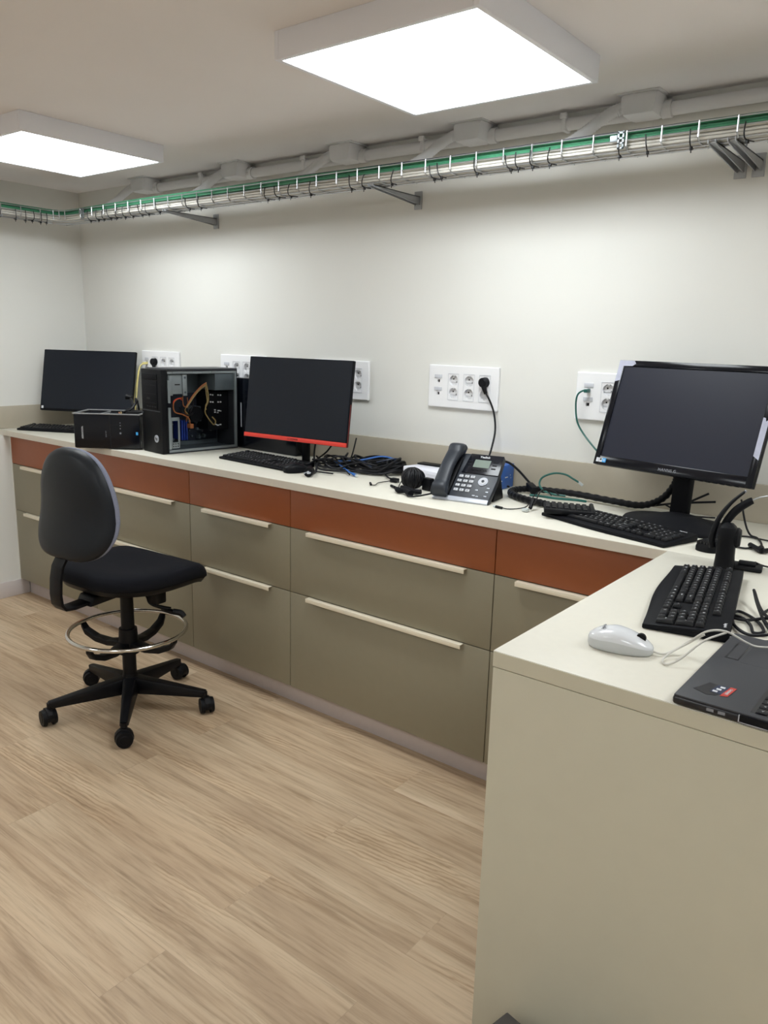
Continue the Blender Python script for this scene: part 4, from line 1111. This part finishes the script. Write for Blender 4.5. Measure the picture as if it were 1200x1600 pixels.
t = empty('power_adapter', (1.800, -.315, H+.0005), rad(-10), 'small black plug-in adapter between the cable ball and the desk phone', 'power adapter')
MB().box(-.018, .022, -.012, .012, .0, .045, .003).build('body', m_blk, t)
MB().tube([(0.02, 0, .03), (.045, .005, .028), (.07, .01, .02)], .003, 8).build('cord', m_blackc, t)
cable('cable', [(1.73, -.33, .965), (1.70, -.31, .955), (1.675, -.30, .945), (1.685, -.33, .932), (1.705, -.36, .931)], .002, m_blackc, 'thin black loop left of the cable ball with a small barrel plug',
      extra=[('plug', m_blk, seg((1.672, -.362, .932), (1.702, -.378, .932), .005, 10))])
# kettle lead from behind the phone
cable('power_lead', [(1.965, -.16, 1.03), (2.00, -.14, 1.037), (2.022, -.12, 1.028), (2.050, -.105, 1.003), (2.080, -.095, .972), (2.105, -.10, .955)], .0042, m_blackc, 'black mains lead with an appliance connector arching right of the blue box',
      extra=[('appliance_connector', m_blk, lambda b: b.hexa([(2.083, -.112, .948), (2.126, -.146, .932), (2.141, -.126, .932), (2.098, -.090, .948), (2.083, -.112, .968), (2.126, -.146, .958), (2.141, -.126, .958), (2.098, -.090, .968)], .003))])
# spiral wrapped bundle
def bundle(pts, r, label):
    base = Vector(pts[0]); t = empty('cable_bundle', base, 0, label, 'cable bundle')
    P0 = [Vector(p)-base for p in pts]
    for k_ in range(3):
        o3 = [Vector((0, r*.9*math.cos(k_*2.1), r*.9*math.sin(k_*2.1)+r*.3)), ][0]
        MB().tube([p+o3 for p in P0], r*.72, 8).build('cord', m_blackc, t)
    # wrap rings
    dense = []
    m_ = len(P0)
    for i in range(m_-1):
        p0, p1, p2, p3 = P0[max(i-1, 0)], P0[i], P0[i+1], P0[min(i+2, m_-1)]
        for q in range(16):
            u = q/16; dense.append(0.5*((2*p1)+(p2-p0)*u+(2*p0-5*p1+4*p2-p3)*u*u+(3*p1-p0-3*p2+p3)*u**3))
    MB().tube([d_+Vector((0, 0, r*.3)) for d_ in dense], [r*1.75 if (i % 4) < 2 else r*1.5 for i in range(len(dense))], 10, smooth=False).build('spiral_wrap', m_blk, t)
bundle([(2.246, -.285, .938), (2.16, -.262, .938), (2.085, -.215, .938), (2.055, -.150, .938), (2.085, -.095, .940), (2.16, -.080, .942), (2.27, -.085, .945), (2.40, -.095, .942), (2.50, -.105, .944), (2.565, -.11, .975), (2.603, -.115, 1.03), (2.607, -.125, 1.075), (2.60, -.14, 1.13)], .0068,
       'thick black spiral-wrapped cable bundle looping from the phone to the right monitor')
cable('patch_cable', [(2.255, -.045, .980), (2.232, -.05, .992), (2.205, -.055, 1.004), (2.170, -.07, 1.006), (2.135, -.085, .990), (2.130, -.10, .968), (2.165, -.14, .955), (2.215, -.17, .952), (2.26, -.16, .95)], .0035, m_greenp,
      'teal green patch cable arching up against the backsplash', extra=[('plug', m_trans, seg((2.252, -.045, .982), (2.268, -.044, .972), .005, 4))])
cable('patch_cable', [(2.17, -.245, .952), (2.21, -.235, .952), (2.25, -.215, .948), (2.30, -.18, .945), (2.33, -.15, .94)], .0042, m_greenp, 'second teal green cable strapped to the spiral-wrapped bundle')
cable('usb_cable', [(2.150, -.405, .932), (2.175, -.405, .930), (2.200, -.370, .930), (2.210, -.335, .935), (2.205, -.27, .965), (2.215, -.22, .972), (2.235, -.215, .955)], .0018, m_blackc,
      'thin black cable with a metal plug tip lying right of the desk phone', extra=[('plug', m_blk, seg((2.132, -.403, .931), (2.158, -.408, .931), .0042, 10)), ('plug_tip', m_trans, seg((2.122, -.401, .931), (2.133, -.403, .931), .0034, 10))])
cable('usb_cable', [(2.245, -.360, .950), (2.235, -.33, .952), (2.215, -.25, .975), (2.225, -.20, .972), (2.25, -.19, .955)], .0022, m_blackc,
      'short black cable with a bent plug beside the green cables', extra=[('plug', m_blk, seg((2.236, -.366, .935), (2.232, -.340, .958), .0062, 8)), ('plug_tip', m_trans, lambda b: b.box(2.222, 2.240, -.396, -.376, .928, .937, .001))])
cable('cable', [(2.60, -.10, .945), (2.66, -.09, .985), (2.70, -.085, 1.01)], .0035, m_blackc, 'black cord rising to the back of the right monitor stand')
cable('cable', [(2.54, -.10, .95), (2.60, -.09, .965), (2.66, -.08, .975), (2.72, -.075, .985)], .0035, m_blackc, 'lower black cord passing behind the right monitor stand')
cable('cable', [(2.58, -.11, .96), (2.62, -.12, .948), (2.66, -.10, .935), (2.72, -.06, .932)], .0028, m_blackc, 'thin black cord lying behind the right monitor base')
# cables right of the headset
cable('cable', [(2.815, -.17, 1.02), (2.84, -.20, .96), (2.86, -.215, .931), (2.885, -.24, .930), (2.91, -.30, .930), (2.925, -.37, .931)], .0028, m_blackc, 'black cord curling behind the headset to the right edge',
      extra=[('plug', m_blk, seg((2.925, -.37, .934), (2.935, -.40, .934), .0075, 10))])
cable('cable', [(2.83, -.27, .930), (2.855, -.245, .930), (2.90, -.25, .930), (2.95, -.26, .930), (3.05, -.27, .930)], .0024, m_blackc, 'straight black cord behind the headset leading off to the right')
cable('cable', [(2.86, -.385, .930), (2.89, -.39, .930), (2.912, -.35, .930), (2.935, -.40, .932), (2.95, -.35, .932), (3.0, -.3, .932)], .0026, m_blackc, 'zigzag black cord right of the headset dock',
      extra=[('plug', m_blk, seg((2.895, -.36, .935), (2.935, -.41, .935), .007, 8)), ('plug_arm', m_blk, seg((2.935, -.41, .935), (2.965, -.35, .935), .006, 8))])
cable('cable', [(2.955, -.565, .941), (2.98, -.548, .931), (3.05, -.53, .930)], .0022, m_blackc, 'thin black cord leaving the foot of the headset dock')
# keyboard cable tangle
KG = 'black cable loops right of the peninsula keyboard'
for i, pts in enumerate((
        [(3.000, -.985, .932), (3.03, -.985, .931), (3.055, -1.02, .931), (3.070, -1.06, .931), (3.085, -1.05, .934), (3.06, -.99, .932), (3.02, -.950, .931), (3.012, -.975, .932), (3.03, -1.04, .931), (3.07, -1.09, .935), (3.11, -1.10, .95)],
        [(3.000, -1.00, .932), (3.04, -1.0, .932), (3.075, -.985, .94), (3.12, -.98, .945), (3.2, -1.0, .94)],
        [(3.13, -1.02, .935), (3.07, -.99, .95), (3.026, -.875, .955), (3.022, -.862, .953), (3.038, -.90, .94), (3.070, -.98, .932), (3.10, -1.06, .94)],
        [(3.10, -1.03, .934), (3.065, -.98, .94), (3.075, -.92, .945), (3.11, -.86, .945), (3.17, -.84, .94)],
        [(3.02, -1.07, .930), (3.04, -1.10, .931), (3.08, -1.115, .934), (3.13, -1.10, .94), (3.19, -1.05, .94)])):
    cable('cable', pts, .0031, m_blackc, 'one of the black cable loops right of the peninsula keyboard', group=KG)
cable('cable', [(3.055, -.945, .94), (3.09, -.955, .943), (3.13, -.96, .94), (3.2, -.96, .938)], .0021, m_whitec, 'short white cable lying over the black loops at the right edge')

# ------------------------------------------------------------------ drafting chair
def chair():
    cx, cy = 0.843, -0.930
    t = empty('drafting_chair', (cx, cy, 0), rad(4), 'black drafting chair on castors with a chrome foot ring in front of the drawers', 'chair')
    loc = T(0, 0, 0)
    off = rad(-4)
    angs = [rad(a)+off for a in (-111, -39, 33, 105, 177)]
    # base
    hub = MB().loft(superell(.034, .034, 2), [(1, .075), (1.15, .09), (1.1, .115), (.85, .135), (.8, .15)], 28).build('base_hub', m_nylon, t)
    for a in angs:
        A = RZ(a)
        mb = MB(); mb.hexa([(.02, -.032, .074), (.29, -.017, .068), (.29, .017, .068), (.02, .032, .074), (.02, -.024, .138), (.305, -.013, .093), (.305, .013, .093), (.02, .024, .138)], .005)
        mb.cyl((.296, 0, .088), (.296, 0, .055), .0125, n=14)
        mb.xf(A); mb.build('base_arm', m_nylon, t)
        ca = a+rad(random.choice((60, 80, 100, 120)))
        C = A @ T(.305, 0, 0) @ RZ(ca-a)
        c = MB(); n = 10
        pts = [(.034*math.cos(rad(-15+210*i/n)), .034+.036*math.sin(rad(-15+210*i/n))) for i in range(n+1)]
        inner = [(.022*math.cos(rad(195-210*i/n)), .034+.024*math.sin(rad(195-210*i/n))) for i in range(n+1)]
        c.prism(pts+inner, 'y', -.011, .011, .001); c.xf(C)
        co = c.build('castor_hood', m_nylon, t)
        for sy in (-1, 1):
            wmb = MB(); wmb.cyl((0, sy*.0115, .0325), (0, sy*.026, .0325), .0322, .029, 28); wmb.cyl((0, sy*.026, .0325), (0, sy*.0275, .0325), .018, .016, 20); wmb.xf(C); wmb.build('wheel', m_blk, co)
    # column
    MB().cyl((0, 0, .13), (0, 0, .475), .0265, .0245, 28).build('column_sleeve', m_nylon, t)
    MB().cyl((0, 0, .47), (0, 0, .535), .0145, n=20).build('gas_lift', m_blk, t)
    # foot ring
    R = .219; zr = .328
    MB().tube([(R*math.cos(2*PI*i/48), R*math.sin(2*PI*i/48), zr) for i in range(48)], .0085, 12, smooth=False, closed=True).build('foot_ring', m_chrome, t, angle=80)
    MB().cyl((0, 0, .235), (0, 0, .335), .040, .034, 28).build('ring_collar', m_nylon, t)
    for i in range(4):
        a = rad(17+90*i)+off
        mb = MB(); prev = None
        stations = [(.028, .272, .052), (.09, .262, .040), (.15, .268, .034), (.20, .290, .032), (R, .318, .026)]
        vs = []
        for (x, z, wd) in stations:
            vs.append([mb.bm.verts.new(p) for p in ((x, -wd/2, z-.010), (x, wd/2, z-.010), (x, wd/2, z+.012), (x, -wd/2, z+.012))])
        fs = []
        for p, q in zip(vs, vs[1:]):
            for k_ in range(4): fs.append(mb.bm.faces.new((p[k_], p[(k_+1) % 4], q[(k_+1) % 4], q[k_])))
        fs.append(mb.bm.faces.new(vs[0][::-1])); fs.append(mb.bm.faces.new(vs[-1]))
        mb._bev(fs, .003)
        mb.xf(RZ(a)); mb.build('ring_arm', m_nylon, t)
    lv = MB(); lv.tube([(.04, .03, .50), (.055, .05, .46), (.07, .06, .43), (.12, .11, .405)], [.004, .004, .006, .010], 8)
    lv.box(.085, .15, .09, .112, .395, .41, .004); lv.build('height_lever', m_nylon, t)
    MB().tube([(.145, .10, .405), (.165, .12, .398), (.18, .125, .385)], [.012, .012, .010], 10).build('ring_lock', m_nylon, t)
    MB().box(-.028, .028, -.025, .025, .435, .53, .008).xf(T(.085, .075, 0)).build('tension_knob', m_nylon, t)
    # mechanism and J bar
    mb = MB(); mb.hexa([(-.045, -.19, .478), (.045, -.19, .478), (.055, .10, .500), (-.055, .10, .500), (-.045, -.17, .512), (.045, -.17, .512), (.07, .12, .535), (-.07, .12, .535)], .006)
    mb.build('mechanism', m_nylon, t)
    J = MB()
    path = [(-.18, .490), (-.24, .486), (-.276, .490), (-.290, .508), (-.294, .545), (-.290, .60), (-.280, .645), (-.258, .68), (-.245, .72)]
    vs = []
    for i, (y, z) in enumerate(path):
        a, b = path[max(i-1, 0)], path[min(i+1, len(path)-1)]
        d_ = Vector((b[0]-a[0], b[1]-a[1])).normalized(); nn = Vector((-d_.y, d_.x))*.0055
        vs.append([J.bm.verts.new(p) for p in ((-.031, y-nn.x, z-nn.y), (.031, y-nn.x, z-nn.y), (.031, y+nn.x, z+nn.y), (-.031, y+nn.x, z+nn.y))])
    fs = []
    for p, q in zip(vs, vs[1:]):
        for k_ in range(4): fs.append(J.bm.faces.new((p[k_], p[(k_+1) % 4], q[(k_+1) % 4], q[k_])))
    fs.append(J.bm.faces.new(vs[0][::-1])); fs.append(J.bm.faces.new(vs[-1]))
    J._bev(fs, .002); J.build('back_bar', m_nylon, t)
    # seat
    def so(a):
        x, y = superell(.243, .240, 3.6)(a)
        return (x*(1-.16*max(0, -y/.240)**1.5), y)
    def sf(c):
        x, y, z = c
        r2 = (x/.235)**2
        z2 = z + (-.045*max(0, (y-.10)/.13)**2) + .012*max(0, -(y+.08)/.15) - .008*math.cos(x*6)*max(0, 1-abs(y)/.25)+ .004*r2
        return Vector((x, y+.029, z2-.008))
    MB().loft(so, [(.3, .532), (.8, .534), (.95, .545), (1.0, .562), (.995, .580), (.965, .596), (.90, .604), (.75, .608), (.5, .607), (.2, .605)], 56, sf).build('seat', m_fabric, t, angle=80)
    MB().loft(so, [(.2, .520), (.78, .522), (.92, .530), (.965, .548)], 56, sf).build('seat_pan', m_nylon, t, angle=80)
    # backrest: outline in (x, z) -> wrap
    def bo(a):
        c_, s_ = math.cos(a), math.sin(a)
        ee = 2.7 if s_ > 0 else 3.4
        x = .207*math.copysign(abs(c_)**(2/ee), c_); z = .194*math.copysign(abs(s_)**(2/ee), s_)
        u = z/.2
        x *= (1-.115*max(0, u+.6)**1.4)
        return (x, z)
    ZB = .861
    def bf(c):
        x, zz, d_ = c          # d_ = toward the sitter
        y = -.288+d_+.85*x*x+.135*(zz+.17)+.020*math.exp(-((zz+.04)/.10)**2)
        return Vector((x, y, ZB+zz))
    MB().loft(bo, [(.25, 0), (.7, .001), (.88, .005), (.96, .013), (.995, .028), (1.0, .036)], 64, bf).build('back_shell', m_shell, t, angle=80)
    MB().loft(bo, [(.95, .034), (1.004, .040), (1.0, .050), (.965, .062), (.88, .070), (.6, .075), (.2, .076)], 64, bf).build('back_cushion', m_gfab, t, angle=80)
chair()
